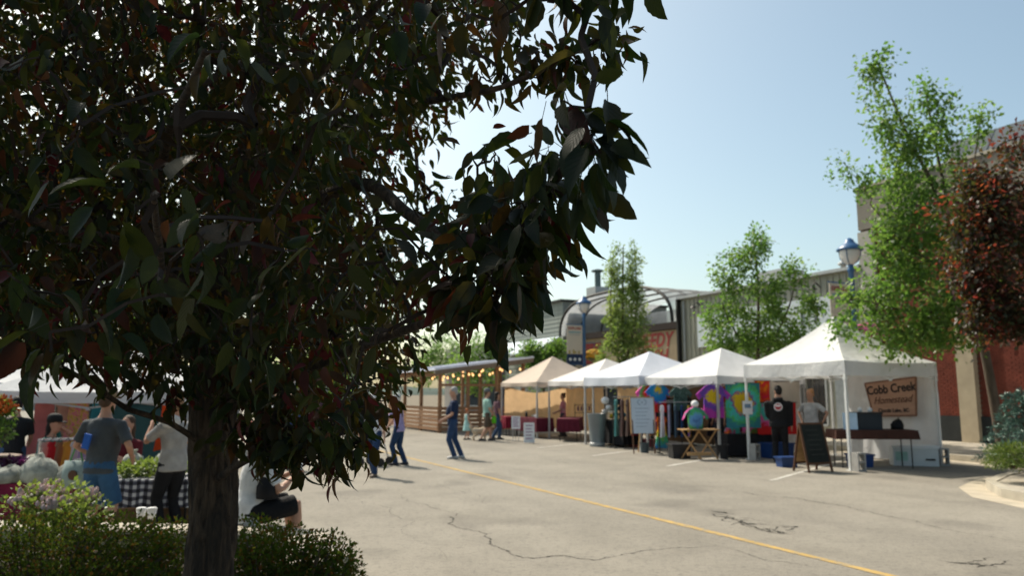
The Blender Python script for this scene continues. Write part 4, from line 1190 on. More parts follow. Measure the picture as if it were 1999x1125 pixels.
sgp = P(S1 + 1.08, N1 + TW - .22)
sn = thing('wooden_sign', 'tan wooden sign with dark lettering on the white tent wall', 'sign', Vector((sgp.x, sgp.y, 1.55)), R(-64))
ol = [(-.70, .36), (.74, .50), (.68, -.42), (-.50, -.46)]
b = MB(); b.plate(ol, .025); pb = b.build('board', mat('salmon tan board', (.46, .27, .19), .7, .1, 4, stretch=(1, 1, 8)), sn)
b = MB()
for (x0, z0), (x1, z1) in zip(ol, ol[1:] + ol[:1]): b.bar((x0, -.005, z0), (x1, -.005, z1), .03, .04)
b.build('edge_trim', mat('brown edge', (.22, .11, .07), .7), sn)
TX = (math.pi / 2, 0, 0)
text_obj('lettering', 'Cobb Creek', .30, M_ink, sn, (.04, -.022, .22), (math.pi / 2, R(-5), 0), bold=.006, sx=.9)
text_obj('lettering', 'Homestead', .26, mat('brown ink', (.13, .06, .045), .8), sn, (.06, -.022, -.05), (math.pi / 2, R(-4), 0), shear=.45, bold=-.001, sx=.88)
text_obj('lettering', 'Cluculz Lake, BC', .13, M_ink, sn, (.08, -.022, -.31), (math.pi / 2, R(-2), 0), bold=.002, sx=.95)

def cloth_table(name, label, p, rz, L, D_, h, m, drop=.3, legm=M_iron, group=None):
    t = thing(name, label, 'table', p, rz, group)
    b = MB(); b.box((0, 0, h - .02), (L, D_, .035)); b.build('tabletop', M_galv, t)
    for x in (-L / 2 + .12, L / 2 - .12):
        for y in (-D_ / 2 + .08, D_ / 2 - .08):
            b = MB(); b.tube([(x, y, 0), (x, y, h - .03)], .014, 6); b.build('leg', legm, t)
    b = MB()
    def ring(z, e, k, amp):
        pts = []
        for i in range(64):
            u = i / 64 * 4; s_, f = int(u), u - int(u)
            cx = [(-1, -1), (1, -1), (1, 1), (-1, 1)]
            a, c2 = cx[s_], cx[(s_ + 1) % 4]
            x = (a[0] + (c2[0] - a[0]) * f) * (L / 2 + e); y = (a[1] + (c2[1] - a[1]) * f) * (D_ / 2 + e)
            w_ = amp * math.sin(i * 1.7 + k)
            nx, ny = ((0, -1), (1, 0), (0, 1), (-1, 0))[s_]
            pts.append((x + nx * w_, y + ny * w_, z))
        return pts
    rs = [ring(h + .004, -.005, 0, 0), ring(h, .012, 0, .0), ring(h - drop * .5, .022, .3, .012), ring(h - drop, .03, .5, .026)]
    vs = [q for r_ in rs for q in r_]
    fs = [(r_ * 64 + i, r_ * 64 + (i + 1) % 64, (r_ + 1) * 64 + (i + 1) % 64, (r_ + 1) * 64 + i) for r_ in range(3) for i in range(64)] + [tuple(range(63, -1, -1))]
    b.add(vs, fs); b.build('tablecloth', m, t, False)
    return t
M_choc = mat('chocolate table cloth', (.065, .026, .018), .9, .2, 5)
M_burg = mat('burgundy table cloth', (.10, .010, .024), .9, .2, 5)
M_mag = mat('magenta table cloth', (.17, .012, .045), .9, .2, 5)
hp = P(S1 + .62, N1 + .55)
cloth_table('folding_table', 'brown-clothed folding table in the peaked tent', P(S1 + .35, N1 + 1.15), R(-5), 1.75, .7, .84, M_choc, .2)
hp = P(S1 + .35, N1 + 1.15)
bx = thing('cooler_box', 'large dark navy cooler box on the brown table', 'cooler', Vector((hp.x - .12, hp.y, .845)), R(-6))
b = MB(); b.box((0, 0, .17), (.62, .4, .34)); b.build('body', mat('navy black plastic', (.015, .022, .032), .45), bx)
b = MB(); b.box((0, 0, .365), (.65, .43, .045)); b.build('lid', M_black, bx)
b = MB()
for x in (-.1, .12): b.ell((x, 0, .44), (.06, .05, .055), 8, 6)
b.build('lid_goods', M_paper, bx)
pb = thing('price_board', 'pale blue board leaning on the navy cooler box', 'sign', Vector((hp.x - .55, hp.y - .2, .848)), R(-20))
b = MB(); b.box((0, 0, .19), (.30, .02, .38), tilt=(R(-12), 'X')); b.build('board', mat('pale blue card', (.42, .55, .68), .7), pb)
b = MB(); b.box((0, .08, .13), (.04, .015, .28), tilt=(R(20), 'X')); b.build('prop', M_black, pb)
bg = thing('black_bag', 'slumped black bag on the right end of the brown table', 'bag', Vector((hp.x + .62, hp.y + .02, .848)))
b = MB(); b.loft([((0, 0, 0), (.14, 0, 0), (0, .1, 0)), ((0, 0, .1), (.15, 0, 0), (0, .1, 0)), ((.02, 0, .19), (.10, 0, 0), (0, .06, 0)), ((.03, 0, .23), (.03, 0, 0), (0, .02, 0))], 12); b.build('body', M_dark, bg, True)
b = MB(); b.tube([(-.08, -.06, .15), (-.02, -.12, .27), (.08, -.06, .17)], .012, 5); b.build('strap', M_black, bg)
wc = thing('white_cooler', 'white cooler chest on the ground against the tent wall', 'cooler', near(P(S1 + .55, N1 + 2.25), .25, -.25), R(-15))
b = MB(); b.box((0, 0, .2), (.95, .45, .40)); b.build('body', mat('white plastic', (.62, .64, .64), .4, .05), wc)
b = MB(); b.box((0, 0, .43), (1.0, .49, .06)); b.build('lid', M_paper, wc)
b = MB(); b.box((-.3, -.229, .22), (.26, .008, .2)); b.build('label', mat('mint print', (.35, .52, .45), .7), wc)
b = MB(); b.box((.3, -.235, .15), (.2, .02, .04)); b.build('handle', M_black, wc)
def bin_(label, p, rz, sz, m, group='plastic totes'):
    t = thing('plastic_tote', label, 'bin', p, rz, group)
    b = MB(); x, y, z = sz
    b.add([(-x * .45, -y * .45, 0), (x * .45, -y * .45, 0), (x * .45, y * .45, 0), (-x * .45, y * .45, 0), (-x / 2, -y / 2, z), (x / 2, -y / 2, z), (x / 2, y / 2, z), (-x / 2, y / 2, z)], [(3, 2, 1, 0), (0, 1, 5, 4), (1, 2, 6, 5), (2, 3, 7, 6), (3, 0, 4, 7), (4, 5, 6, 7)]); b.build('body', m, t)
    b = MB(); b.box((0, 0, z + .012), (x + .05, y + .05, .035)); b.build('rim', m, t)
M_tote = mat('blue tote plastic', (.015, .05, .17), .4, .1)
bin_('blue plastic tote under the brown table', near(hp, -.25, .1), R(-5), (.5, .38, .26), M_tote)
bin_('blue plastic tote behind the man in black', P(S1 + 3.1, N1 + 1.0), R(20), (.75, .45, .36), M_tote)
bin_('small blue tote beside the chalkboard foot', near(gp(1587, 921), -.2, 1.0), R(10), (.4, .3, .2), M_tote)

# ---- cloth things
def sheet_cloth(name, label, p, rz, w_, h_, m, cat='tapestry', amp=.025, group=None, poly_=None):
    """cloth hanging in the local x-z plane, its top edge at p"""
    t = thing(name, label, cat, p, rz, group)
    b = MB()
    b.grid(lambda u, v: Vector(((u - .5) * w_, amp * math.sin(u * 13) * (1 - .5 * v) + .01 * math.sin(u * 31 + v * 5), -h_ * (1 - v) - .012 * math.sin(u * 9))), 24, 8)
    b.build('cloth', m, t, True)
    b = MB(); b.tube([(-w_ / 2 - .04, 0, .0), (w_ / 2 + .04, 0, .0)], .012, 6); b.build('hanging_rod', M_iron, t)
    return t
TSH = [(-.17, 0), (-.08, .03), (0, .005), (.08, .03), (.17, 0), (.40, -.20), (.33, -.32), (.22, -.22), (.23, -.72), (-.23, -.72), (-.22, -.22), (-.33, -.32), (-.40, -.20)]
def tshirt(label, p, rz, m, group='tie-dye shirts on display', k=1.0, cat='t-shirt', ol=TSH):
    t = thing('hanging_shirt' if ol is TSH else 'hanging_garment', label, cat, p, rz, group)
    b = MB(); b.plate([(x * k, z * k) for x, z in ol], .05 * k); b.build('cloth', m, t)
    b = MB(); b.tube([(-.14 * k, 0, -.012), (0, 0, .06), (.14 * k, 0, -.012)], .006, 4); b.tube([(0, 0, .06), (.02, 0, .09), (0, 0, .115)], .005, 4); b.build('hanger', M_black, t)
    return t
DRS = [(-.14, 0), (-.06, .02), (0, -.02), (.06, .02), (.14, 0), (.19, -.14), (.13, -.2), (.14, -.42), (.24, -1.0), (.1, -1.03), (-.1, -1.0), (-.24, -1.03), (-.14, -.42), (-.13, -.2), (-.19, -.14)]
red, ora, yel, grn, blu, pur, pnk, teal, whi = (.50, .02, .02), (.60, .14, .01), (.62, .42, .02), (.08, .40, .10), (.03, .14, .48), (.20, .06, .36), (.66, .10, .33), (.06, .46, .44), (.62, .62, .6)
FR = SA + R(90)                                    # a cloth whose face looks at the street
FN = SA                                            # a cloth whose face looks back at the near end
s2, n2 = 15.2, 13.3
tshirt('red, yellow and green tie-dye shirt hung at the tie-dye tent eave', P(s2 + 3.0, n2 - .05, 1.86), FN, tie_dye('dye fire', [(0, yel), (.25, ora), (.5, red), (.8, grn), (1, pnk)], 2.6, 'radial', (.1, 0, -.2)), k=.95)
tshirt('red shirt with a blue and yellow front beside the fire shirt', P(s2 + 2.45, n2 - .05, 1.88), R(10), tie_dye('dye parrot', [(0, yel), (.22, yel), (.3, (.02, .25, .45)), (.75, blu), (.85, red), (1, red)], 2.2, 'radial', (0, 0, -.12)), k=1.05)
tshirt('dark green shirt hung at the middle of the tie-dye tent', P(s2 + 1.75, n2 + .2, 1.83), R(15), tie_dye('dye moss', [(0, (.02, .05, .04)), (.5, (.06, .12, .11)), (1, (.12, .2, .2))], 6), k=.9)
tshirt('purple shirt with a yellow heart hung at the tent corner', P(s2 + .12, n2 - .04, 1.86), R(5), tie_dye('dye heart', [(0, (.05, .04, .02)), (.1, yel), (.42, yel), (.5, pur), (.8, (.10, .06, .3)), (1, (.35, .04, .3))], 2.6, 'radial', (0, 0, -.27)), k=1.15)
sheet_cloth('tie_dye_tapestry', 'large tie-dye tapestry with yellow peace-sign blossom', P(s2 - .1, n2 + .75, 1.93), R(8), .95, 1.15, tie_dye('dye blossom', [(0, (.5, .3, .12)), (.12, yel), (.42, yel), (.5, (.2, .03, .22)), (.62, teal), (.85, grn), (1, (.04, .2, .24))], 1.75, 'radial', (.0, 0, -.52)), group='tie-dye tapestries')
sheet_cloth('tie_dye_tapestry', 'red and orange tie-dye cloth behind the blossom tapestry', P(s2 + .05, n2 + 1.0, 1.99), R(8), 1.35, .55, tie_dye('dye flame', [(0, (.5, .02, .08)), (.4, red), (.7, ora), (1, yel)], 4), group='tie-dye tapestries')
sheet_cloth('tie_dye_tapestry', 'tapestry with orange triangle and pink swirls beside the man in black', P(s2 - .25, n2 + 1.75, 1.42), R(8), 1.1, .82, tie_dye('dye swirl', [(0, ora), (.16, ora), (.24, (.45, .03, .2)), (.4, teal), (.6, (.1, .35, .3)), (.75, pnk), (1, red)], 1.6, 'radial', (-.15, 0, -.05)), group='tie-dye tapestries')
sheet_cloth('tie_dye_tapestry', 'blue and pink tie-dye cloth between the man in black and the fair-haired woman', P(15.75, 16.2, 1.98), R(0), .6, .7, tie_dye('dye lagoon', [(0, teal), (.4, (.03, .2, .4)), (.6, pnk), (1, yel)], 5), group='tie-dye tapestries')
sheet_cloth('cream_panel', 'cream cloth panel with faint lines between the two nearest tents', P(s2 - .12, n2 + 1.9, 1.98), R(8), 1.35, .72, mat('cream panel cloth', (.50, .44, .38), .9, .08, 3), 'panel')
# rack with white and blue garments, racks further in
def rack(label, p, rz, L, h, cols, glabel, group, gk=.8, shapes=None):
    t = thing('clothes_rack', label, 'clothes rack', p, rz, 'clothes racks')
    for x in (-L / 2, L / 2):
        b = MB(); b.tube([(x, 0, .06), (x, 0, h)], .016, 6); b.bar((x, -.22, .05), (x, .22, .05), .04, .03); b.build('upright', M_iron, t)
    b = MB(); b.tube([(-L / 2, 0, h), (L / 2, 0, h)], .014, 6); b.build('rail', M_galv, t)
    M3 = Matrix.Rotation(rz, 3, 'Z')
    for i, (cname, c_) in enumerate(cols):
        x = -L / 2 + L * (i + .5) / len(cols)
        q = Vector(p) + M3 @ Vector((x, 0, h - .1))
        tshirt(glabel % cname, q, rz + R(90 - 28) + random.uniform(-.15, .15), c_ if not isinstance(c_, tuple) else mat('garment ' + cname, c_, .9, .2, 6), group, gk, 'garment', DRS if (shapes or 'd') == 'd' else TSH)
rack('clothes rack of white and navy garments left of the shirt bust', P(s2 + 1.55, n2 - .15), R(8), .95, 1.42, [('bright white', (.66, .66, .68)), ('pale lavender', (.32, .30, .42)), ('slate', (.06, .10, .14)), ('deep blue', (.015, .05, .14)), ('rainbow speckled', tie_dye('dye speck', [(0, blu), (.4, pur), (.6, yel), (1, red)], 9))], '%s garment on the rack beside the shirt bust', 'garments on the tie-dye rack', .82)
rack('clothes rack of pink and grey garments behind the whiteboard', P(s2 + 2.6, n2 + .35), R(8), .9, 1.45, [('candy pink', (.42, .10, .26)), ('dusty rose', (.36, .24, .26)), ('blue grey', (.10, .14, .2)), ('dark denim', (.03, .05, .09))], '%s garment on the rack behind the whiteboard', 'garments behind the whiteboard', .8)
tshirt('long rainbow dress hanging low beside the whiteboard', P(s2 + 2.25, n2 - .1, 1.0), R(10), tie_dye('dye rainbow', [(0, red), (.3, ora), (.45, yel), (.6, grn), (1, blu)], 1.05, 'radial', (0, 0, .0)), k=.85, cat='dress', ol=DRS)
rack('clothes rack with brown, red and teal garments in the middle tent', P(19.3, 13.6), R(5), 1.35, 1.55, [('teal', (.10, .30, .28)), ('mauve brown', (.20, .13, .11)), ('taupe', (.22, .16, .13)), ('crimson', (.30, .02, .03)), ('violet', (.12, .09, .26)), ('sage', (.18, .22, .13)), ('rust orange', (.36, .11, .03))], '%s garment on the rack in the middle tent', 'garments in the middle tent', 1.05)
rack('rear clothes rack of dark mixed garments in the tie-dye tent', P(s2 + 1.6, n2 + 2.2), SA + R(90), 2.4, 1.6, [('charcoal', (.02, .02, .025)), ('indigo', (.02, .025, .09)), ('forest', (.015, .05, .03)), ('wine', (.09, .01, .02)), ('plum', (.06, .015, .07)), ('navy', (.01, .02, .06)), ('spruce', (.01, .06, .06)), ('olive', (.05, .05, .015)), ('ink', (.012, .012, .02))], '%s garment on the rear rack of the tie-dye tent', 'garments on the rear tie-dye rack', 1.1)
rack('rear clothes rack of black garments in the middle tent', P(20.0, 15.4), SA + R(90), 2.2, 1.6, [('jet black', (.010, .010, .011)), ('soft black', (.016, .016, .017)), ('dark brown', (.04, .022, .014)), ('graphite', (.03, .03, .032)), ('midnight', (.01, .012, .03)), ('smoky', (.05, .045, .045))], '%s garment on the rear rack of the middle tent', 'garments on the rear middle rack', 1.15)
cloth_table('display_table', 'low dark table of folded tie-dye under the blossom tapestry', P(s2 + .3, n2 + 1.3), R(8), 1.5, .6, .6, M_dark, .55)
for i, (dx, m_, lab) in enumerate([(-.5, 'dye swirl', 'folded pink and teal cloth on the low dark table'), (0, 'dye fire', 'folded red and yellow cloth on the low dark table'), (.45, 'dye lagoon', 'folded blue cloth on the low dark table')]):
    q = P(s2 + .3, n2 + 1.3, .606) + Matrix.Rotation(R(8), 3, 'Z') @ Vector((dx, -.05, 0))
    t_ = thing('folded_cloth', lab, 'cloth', q, R(8 + 5 * i), 'folded cloths on the low table')
    for k in range(3):
        b = MB(); b.box((random.uniform(-.01, .01), 0, .025 + .05 * k), (.34 - .02 * k, .26, .046)); b.build('fold', MATS[m_], t_)
# shirt bust on a folding wooden table
fp = gp(1371, 899); fp = Vector((fp.x, fp.y + .25, 0))
ft = thing('wooden_stand', 'folding pine table with crossed legs carrying the shirt bust', 'table', fp, R(6))
for k in range(5):
    b = MB(); b.box((0, -.2 + .1 * k, .745), (.98, .09, .025)); b.build('slat', M_wood, ft)
for x in (-.22, .22):
    for sg_ in (-1, 1):
        b = MB(); b.bar((x - .2 * sg_, .16 * sg_ * (1 if x < 0 else 1), .012), (x + .2 * sg_, -.1 * sg_, .73), .055, .03); b.build('leg', M_wood, ft)
b = MB(); b.bar((-.36, -.1, .14), (.28, -.1, .14), .03, .08); b.build('stretcher', M_wood, ft)
bu = thing('shirt_bust', 'bust in a green, blue and pink tie-dye shirt on the pine table', 'mannequin', Vector((fp.x - .08, fp.y, .76)), R(10))
b = MB(); b.loft([((0, 0, 0), (.19, 0, 0), (0, .12, 0)), ((0, 0, .2), (.20, 0, 0), (0, .12, 0)), ((0, 0, .4), (.22, 0, 0), (0, .12, 0)), ((0, 0, .5), (.19, 0, 0), (0, .10, 0)), ((0, 0, .55), (.08, 0, 0), (0, .07, 0))], 16)
for x in (-1, 1): b.loft([((.17 * x, 0, .46), (.02, 0, .06), (0, .07, 0)), ((.27 * x, 0, .38), (.02, 0, .06), (0, .065, 0)), ((.33 * x, 0, .26), (.03, 0, .05), (0, .06, 0))], 10)
b.build('shirt', tie_dye('dye butterfly', [(0, (.05, .08, .2)), (.2, (.1, .25, .5)), (.42, (.12, .3, .55)), (.55, grn), (.75, (.05, .25, .2)), (.85, (.45, .08, .25)), (1, pnk)], 2.5, 'radial', (0, -.12, .22)), bu, True)
b = MB(); b.ell((0, 0, .63), (.10, .10, .09), 12, 8); b.build('neck_cap', M_paper, bu, True)
# whiteboard on an easel
wp = gp(1256, 886)
ez = thing('whiteboard_easel', 'pale whiteboard with a printed wreath on a thin wooden easel', 'sign', wp, R(6))
b = MB(); b.box((0, 0, 1.04), (.66, .03, .98), tilt=(R(-6), 'X')); wb = b.build('board', mat('bluish white board', (.50, .58, .66), .5, .04, 2), ez)
b = MB()
for (a, e) in (((-.34, -.06, .54), (-.34, .05, 1.54)), ((.34, -.06, .54), (.34, .05, 1.54)), ((-.34, .05, 1.54), (.34, .05, 1.54))): b.bar(a, e, .025, .04)
b.build('board_frame', M_wood, ez)
for x in (-.3, .3):
    b = MB(); b.bar((x, -.12, 0), (x, .02, 1.2), .03, .03); b.build('leg', M_brownw, ez)
b = MB(); b.bar((0, .5, 0), (0, .05, 1.3), .03, .03); b.build('rear_leg', M_wood, ez)
mk = mat('faint blue ink', (.16, .24, .34), .8)
for sg_ in (-1, 1):
    b = MB(); b.tube([(sg_ * (.05 + .075 * math.sin(a * math.pi / 8)), -.018 + .04 * (1 - 0) * 0 + .1045 * ((1.41 + .07 * math.cos(a * math.pi / 8)) - 1.04), 1.41 + .065 * math.cos(a * math.pi / 8)) for a in range(9)], .008, 5); b.build('wreath', mk, wb)
b = MB(); b.ell((0, .02, 1.41), (.025, .01, .02), 8, 5); b.build('wreath', mk, wb)
for k in range(6):
    z = 1.24 - .1 * k; y = -.018 + .1045 * (z - 1.04)
    b = MB(); b.bar((-.22 + .02 * (k % 2), y, z), (.2 - .05 * (k % 3), y, z), .004, .012); b.build('text_line', mk, wb)
def bucket(label, p, r, h, m=M_black):
    t = thing('bucket', label, 'bucket', p, 0, 'weights and buckets')
    b = MB(); b.lathe([(r * .85, 0), (r, h), (r * 1.06, h), (r * 1.06, h + .02), (r * .9, h + .02), (r * .8, .03)], 14); b.build('body', m, t)
    b = MB(); b.tube([(-r, 0, h), (-.6 * r, 0, h + r * .6), (.6 * r, 0, h + r * .6), (r, 0, h)], .006, 4); b.build('handle', M_iron, t)
bucket('dark weight bucket on the road under the whiteboard', near(wp, .08, .25), .13, .26, mat('slate bucket', (.06, .08, .09), .6))
bucket('black bucket right of the pine stand', near(fp, .6, .1), .17, .34)
bin_('black crate left of the pine stand under the white garment', near(fp, -.45, .3), R(8), (.5, .4, .34), M_black)
tn = thing('price_card', 'white paper card clipped to the tent leg beside the tapestry', 'sign', P(S1 + TW + .02, N1 - .05, 1.3), R(8))
b = MB(); b.box((.05, -.04, 0), (.26, .008, .34)); b.build('card', M_paper, tn)
b = MB(); b.box((.05, -.05, .04), (.16, .006, .1)); b.build('print', mk, tn)
# middle tent: tall clear-sided bin, dark table with mugs and heads
vp = gp(1166, 872)
vs_ = thing('tapered_vase', 'tall tapered grey vase at the front leg of the middle tent', 'vase', vp, 0)
b = MB(); b.lathe([(.22, 0), (.24, .04), (.22, .1), (.30, 1.0), (.31, 1.02), (.28, 1.02), (.20, .12)], 16); b.build('body', mat('grey glazed resin', (.16, .18, .19), .3, .15, 2, spec=.6), vs_, True)
b = MB(); b.lathe([(.23, .0), (.25, .02), (.25, .1), (.23, .12)], 16, (0, 0, .004)); b.build('foot_ring', M_galv, vs_)
cloth_table('display_table', 'black-clothed display table in the middle tent', P(20.4, 13.7), SA + R(90), 1.6, .7, .8, M_dark, .72)
mp_ = P(20.6, 13.65)
def hat_stand(label, p, items):
    t = thing('goods_stand', label, 'stand', p, 0, 'displays on the dark table')
    b = MB(); b.tube([(0, 0, 0), (0, 0, .62)], .02, 6); b.lathe([(.12, 0), (.12, .02), (.03, .04)], 12); b.build('pole', M_black, t)
    for (x, z, r, m) in items:
        b = MB(); b.ell((x, -.02, z), (r, r, r * .9), 10, 7); b.build('knitted_hat', m, t, True)
hat_stand('stand with a round white hat above smaller white hats', Vector((mp_.x - .25, mp_.y - .15, .81)), [(0, .62, .13, M_paper), (-.02, .26, .10, mat('cream knit', (.5, .46, .42), .9)), (.1, .4, .09, M_paper), (-.16, .1, .1, M_dark), (.2, .12, .08, mat('mustard knit', (.42, .30, .02), .9))])
hat_stand('stand with dark grey hats beside the white hat stand', Vector((mp_.x + .22, mp_.y - .1, .81)), [(0, .58, .12, M_dark), (.02, .36, .1, M_dark), (.1, .16, .1, mat('sea blue knit', (.03, .16, .22), .9)), (-.12, .18, .09, M_dark)])
bin_('pink crate on the ground in the middle tent', P(19.8, 14.2), R(10), (.8, .45, .2), mat('dull pink plastic', (.30, .06, .09), .5))

# tan tent: burgundy tables and white notices
cloth_table('market_table', 'burgundy-clothed table at the front of the tan tent', P(25.75, 13.45), SA + R(90), 1.9, .7, .74, M_burg, .5, group='burgundy tables')
cloth_table('market_table', 'burgundy-clothed table between the tan tent and the white tent', P(23.7, 13.9), SA + R(55), 2.2, .75, .78, M_burg, .45, group='burgundy tables')
cloth_table('market_table', 'small burgundy table nearest the patio fence', P(27.35, 13.15), SA + R(90), .9, .6, .74, mat('crimson table cloth', (.20, .012, .03), .9), .45, group='burgundy tables')
def notice(label, p, rz, w_, h_, z0):
    t = thing('notice_board', label, 'sign', p, rz, 'white notices at the tan tent')
    b = MB(); b.box((0, 0, z0 + h_ / 2), (w_, .02, h_), tilt=(R(-6), 'X')); bo = b.build('board', M_paper, t)
    b = MB(); b.bar((0, .25, 0), (0, .04, z0 + h_ * .8), .02, .02); b.bar((-w_ * .35, .0, 0), (-w_ * .35, .02, z0 + .1), .02, .02); b.bar((w_ * .35, .0, 0), (w_ * .35, .02, z0 + .1), .02, .02); b.build('stand', M_galv, t)
    for k in range(5):
        z = z0 + h_ * (.85 - .16 * k); y = -.014 + .105 * (z - z0 - h_ / 2)
        b = MB(); b.bar((-w_ * .34, y, z), (w_ * (.34 - .1 * (k % 2)), y, z), .004, .028); b.build('text_line', mat('plum ink', (.30, .14, .26), .8), bo)
notice('white notice with plum writing before the front burgundy table', gp(1033, 866), R(4), .36, .66, .02)
notice('white notice on a grey stand at the left end of the burgundy tables', gp(1007, 862), R(4), .3, .44, .42)
for i, (s_, n_, h_, lab) in enumerate([(25.4, 13.4, .12, 'squat white jar on the front burgundy table'), (26.2, 13.4, .2, 'tall dark jar on the front burgundy table'), (26.0, 13.6, .1, 'small pale jar beside the tall dark jar')]):
    t = thing('jar', lab, 'jar', P(s_, n_, .746), 0, 'jars on the burgundy tables'); r_ = .07 if i != 1 else .05
    b = MB(); b.lathe([(r_ * .9, 0), (r_, .02), (r_, h_ * .75), (r_ * .7, h_ * .85)], 12); b.build('body', (M_paper, M_black, mat('cream glaze', (.5, .45, .36), .4))[i], t, True)
    b = MB(); b.lathe([(r_ * .75, h_ * .85), (r_ * .75, h_)], 12); b.build('lid', M_galv, t)
dr = thing('display_riser', 'black wire display rack on the burgundy table behind the woman', 'rack', P(23.3, 14.2, .786), SA)
b = MB()
for x in (-.35, .0, .35): b.tube([(x, 0, 0), (x, 0, .5)], .012, 5)
for z in (.18, .46): b.tube([(-.35, 0, z), (.35, 0, z)], .01, 5)
b.build('frame', M_iron, dr)
b = MB()
for x in (-.22, -.08, .1, .25): b.box((x, -.01, .33), (.07, .03, .16))
b.build('cards', mat('mixed cards', (.22, .12, .12), .8, .6, 12), dr)

# ================================================================== left-hand stalls
lt = cloth_table('produce_table', 'long magenta-clothed table of filled bags, left of the man in shorts', Vector((-6.9, 9.35, 0)), R(3), 3.6, .8, .62, M_mag, .56, group='stall tables on the left')
def gingham():
    m, t, N, L, B_ = nodes('gingham')
    v = coords(N, L)
    outs = []
    sp_ = N.new('ShaderNodeSeparateXYZ'); L.new(v, sp_.inputs[0])
    def stripe(sock):
        a = N.new('ShaderNodeMath'); a.operation = 'MULTIPLY'; L.new(sock, a.inputs[0]); a.inputs[1].default_value = 11
        f = N.new('ShaderNodeMath'); f.operation = 'FRACT'; L.new(a.outputs[0], f.inputs[0])
        g = N.new('ShaderNodeMath'); g.operation = 'GREATER_THAN'; L.new(f.outputs[0], g.inputs[0]); g.inputs[1].default_value = .5
        return g.outputs[0]
    ad = N.new('ShaderNodeMath'); L.new(stripe(sp_.outputs[0]), ad.inputs[0])
    a2 = N.new('ShaderNodeMath'); a2.operation = 'ADD'; L.new(sp_.outputs[2], a2.inputs[0]); L.new(sp_.outputs[1], a2.inputs[1])
    L.new(stripe(a2.outputs[0]), ad.inputs[1])
    h = N.new('ShaderNodeMath'); h.operation = 'MULTIPLY'; L.new(ad.outputs[0], h.inputs[0]); h.inputs[1].default_value = .5
    L.new(ramp(N, L, h.outputs[0], [(0, (.014, .014, .02)), (.5, (.10, .10, .13)), (1, (.60, .60, .62))]), B_.inputs['Base Color'])
    B_.inputs['Roughness'].default_value = .9
    return m
M_gin = gingham()
gt = cloth_table('produce_table', 'black and white checked table of green seedlings right of the man in shorts', Vector((-4.35, 9.5, 0)), R(2), 1.15, .8, .66, M_gin, .32, group='stall tables on the left')
b = MB(); b.box((0, 0, .2), (1.0, .6, .3)); bb_ = thing('cardboard_carton', 'brown carton under the checked table', 'box', Vector((-4.3, 9.5, 0)), R(4)); b.build('body', mat('cardboard', (.16, .10, .06), .9), bb_)
b = MB(); b.box((0, -.303, .33), (.9, .012, .05)); b.build('tape', mat('packing tape', (.26, .17, .1), .5), bb_)
from mathutils import noise as mnoise
M_bag = fabric('thin clear plastic', (.44, .46, .42), .45, .35, 9, 1.0)
for i, (x, y, r_, h_, lab) in enumerate([(-6.22, 9.2, .13, .24, 'small filled bag at the left end of the magenta table'), (-5.98, 9.1, .2, .2, 'wide low filled bag on the magenta table'), (-5.62, 9.15, .22, .32, 'tallest knotted bag in the middle of the magenta table'), (-5.85, 9.5, .24, .27, 'filled bag behind the tallest bag'), (-5.3, 9.3, .22, .25, 'filled bag beside the man in shorts on the magenta table')]):
    t = thing('plastic_bag', lab, 'bag', Vector((x, y, .626)), random.uniform(0, 3), 'filled plastic bags on the stall table')
    b = MB(); b.loft([((0, 0, 0), (r_ * .9, 0, 0), (0, r_ * .7, 0)), ((0, 0, h_ * .2), (r_ * 1.05, 0, 0), (0, r_ * .85, 0)), ((.01, 0, h_ * .45), (r_ * 1.02, 0, 0), (0, r_ * .8, 0)), ((.02, 0, h_ * .68), (r_ * .8, 0, 0), (0, r_ * .6, 0)), ((.02, 0, h_ * .84), (r_ * .45, 0, 0), (0, r_ * .35, 0)), ((.02, 0, h_ * .93), (.03, 0, 0), (0, .03, 0))], 18)
    b.v = [tuple(Vector((v[0] * random.uniform(.88, 1.1), v[1] * random.uniform(.88, 1.1), v[2] * random.uniform(.95, 1.04)))) for v in b.v]
    b.v = [tuple(Vector(v) * (1 + .22 * mnoise.noise(Vector(v) * 14 + Vector((i * 7, 0, 0))))) for v in b.v]; b.build('body', M_bag, t, True)
    b = MB(); b.loft([((.02, 0, h_ * .88), (.03, 0, 0), (0, .02, 0)), ((.04, 0, h_ * .97), (.05, 0, 0), (0, .015, 0)), ((.06, 0, h_ * 1.02), (.06, 0, 0), (0, .008, 0))], 8); b.build('knot', M_bag, t)
shrub('seedling_tray', 'tray of bright green seedlings on the checked table', [(Vector((-4.35, 9.45, .76)), (.5, .3, .1), 1), (Vector((-4.7, 9.3, .74)), (.25, .2, .08), .4)], 1100, .06, M_lil, -.3, cat='plants')
for i, (x, lab) in enumerate([(-4.75, 'clear bag of greens at the left of the checked table'), (-4.35, 'clear bag of greens in the middle of the checked table'), (-4.0, 'clear bag of greens at the right of the checked table')]):
    t = thing('greens_bag', lab, 'bag', Vector((x, 9.62, .67)), .4 * i, 'clear bags on the checked table')
    b = MB(); b.ell((0, 0, .13), (.14, .12, .13), 12, 8); b.v = [tuple(Vector(v) * random.uniform(.93, 1.05)) for v in b.v]; b.build('body', M_bag, t, True)
    b = MB(); b.lathe([(.02, .25), (.05, .3)], 8); b.build('knot', M_bag, t)
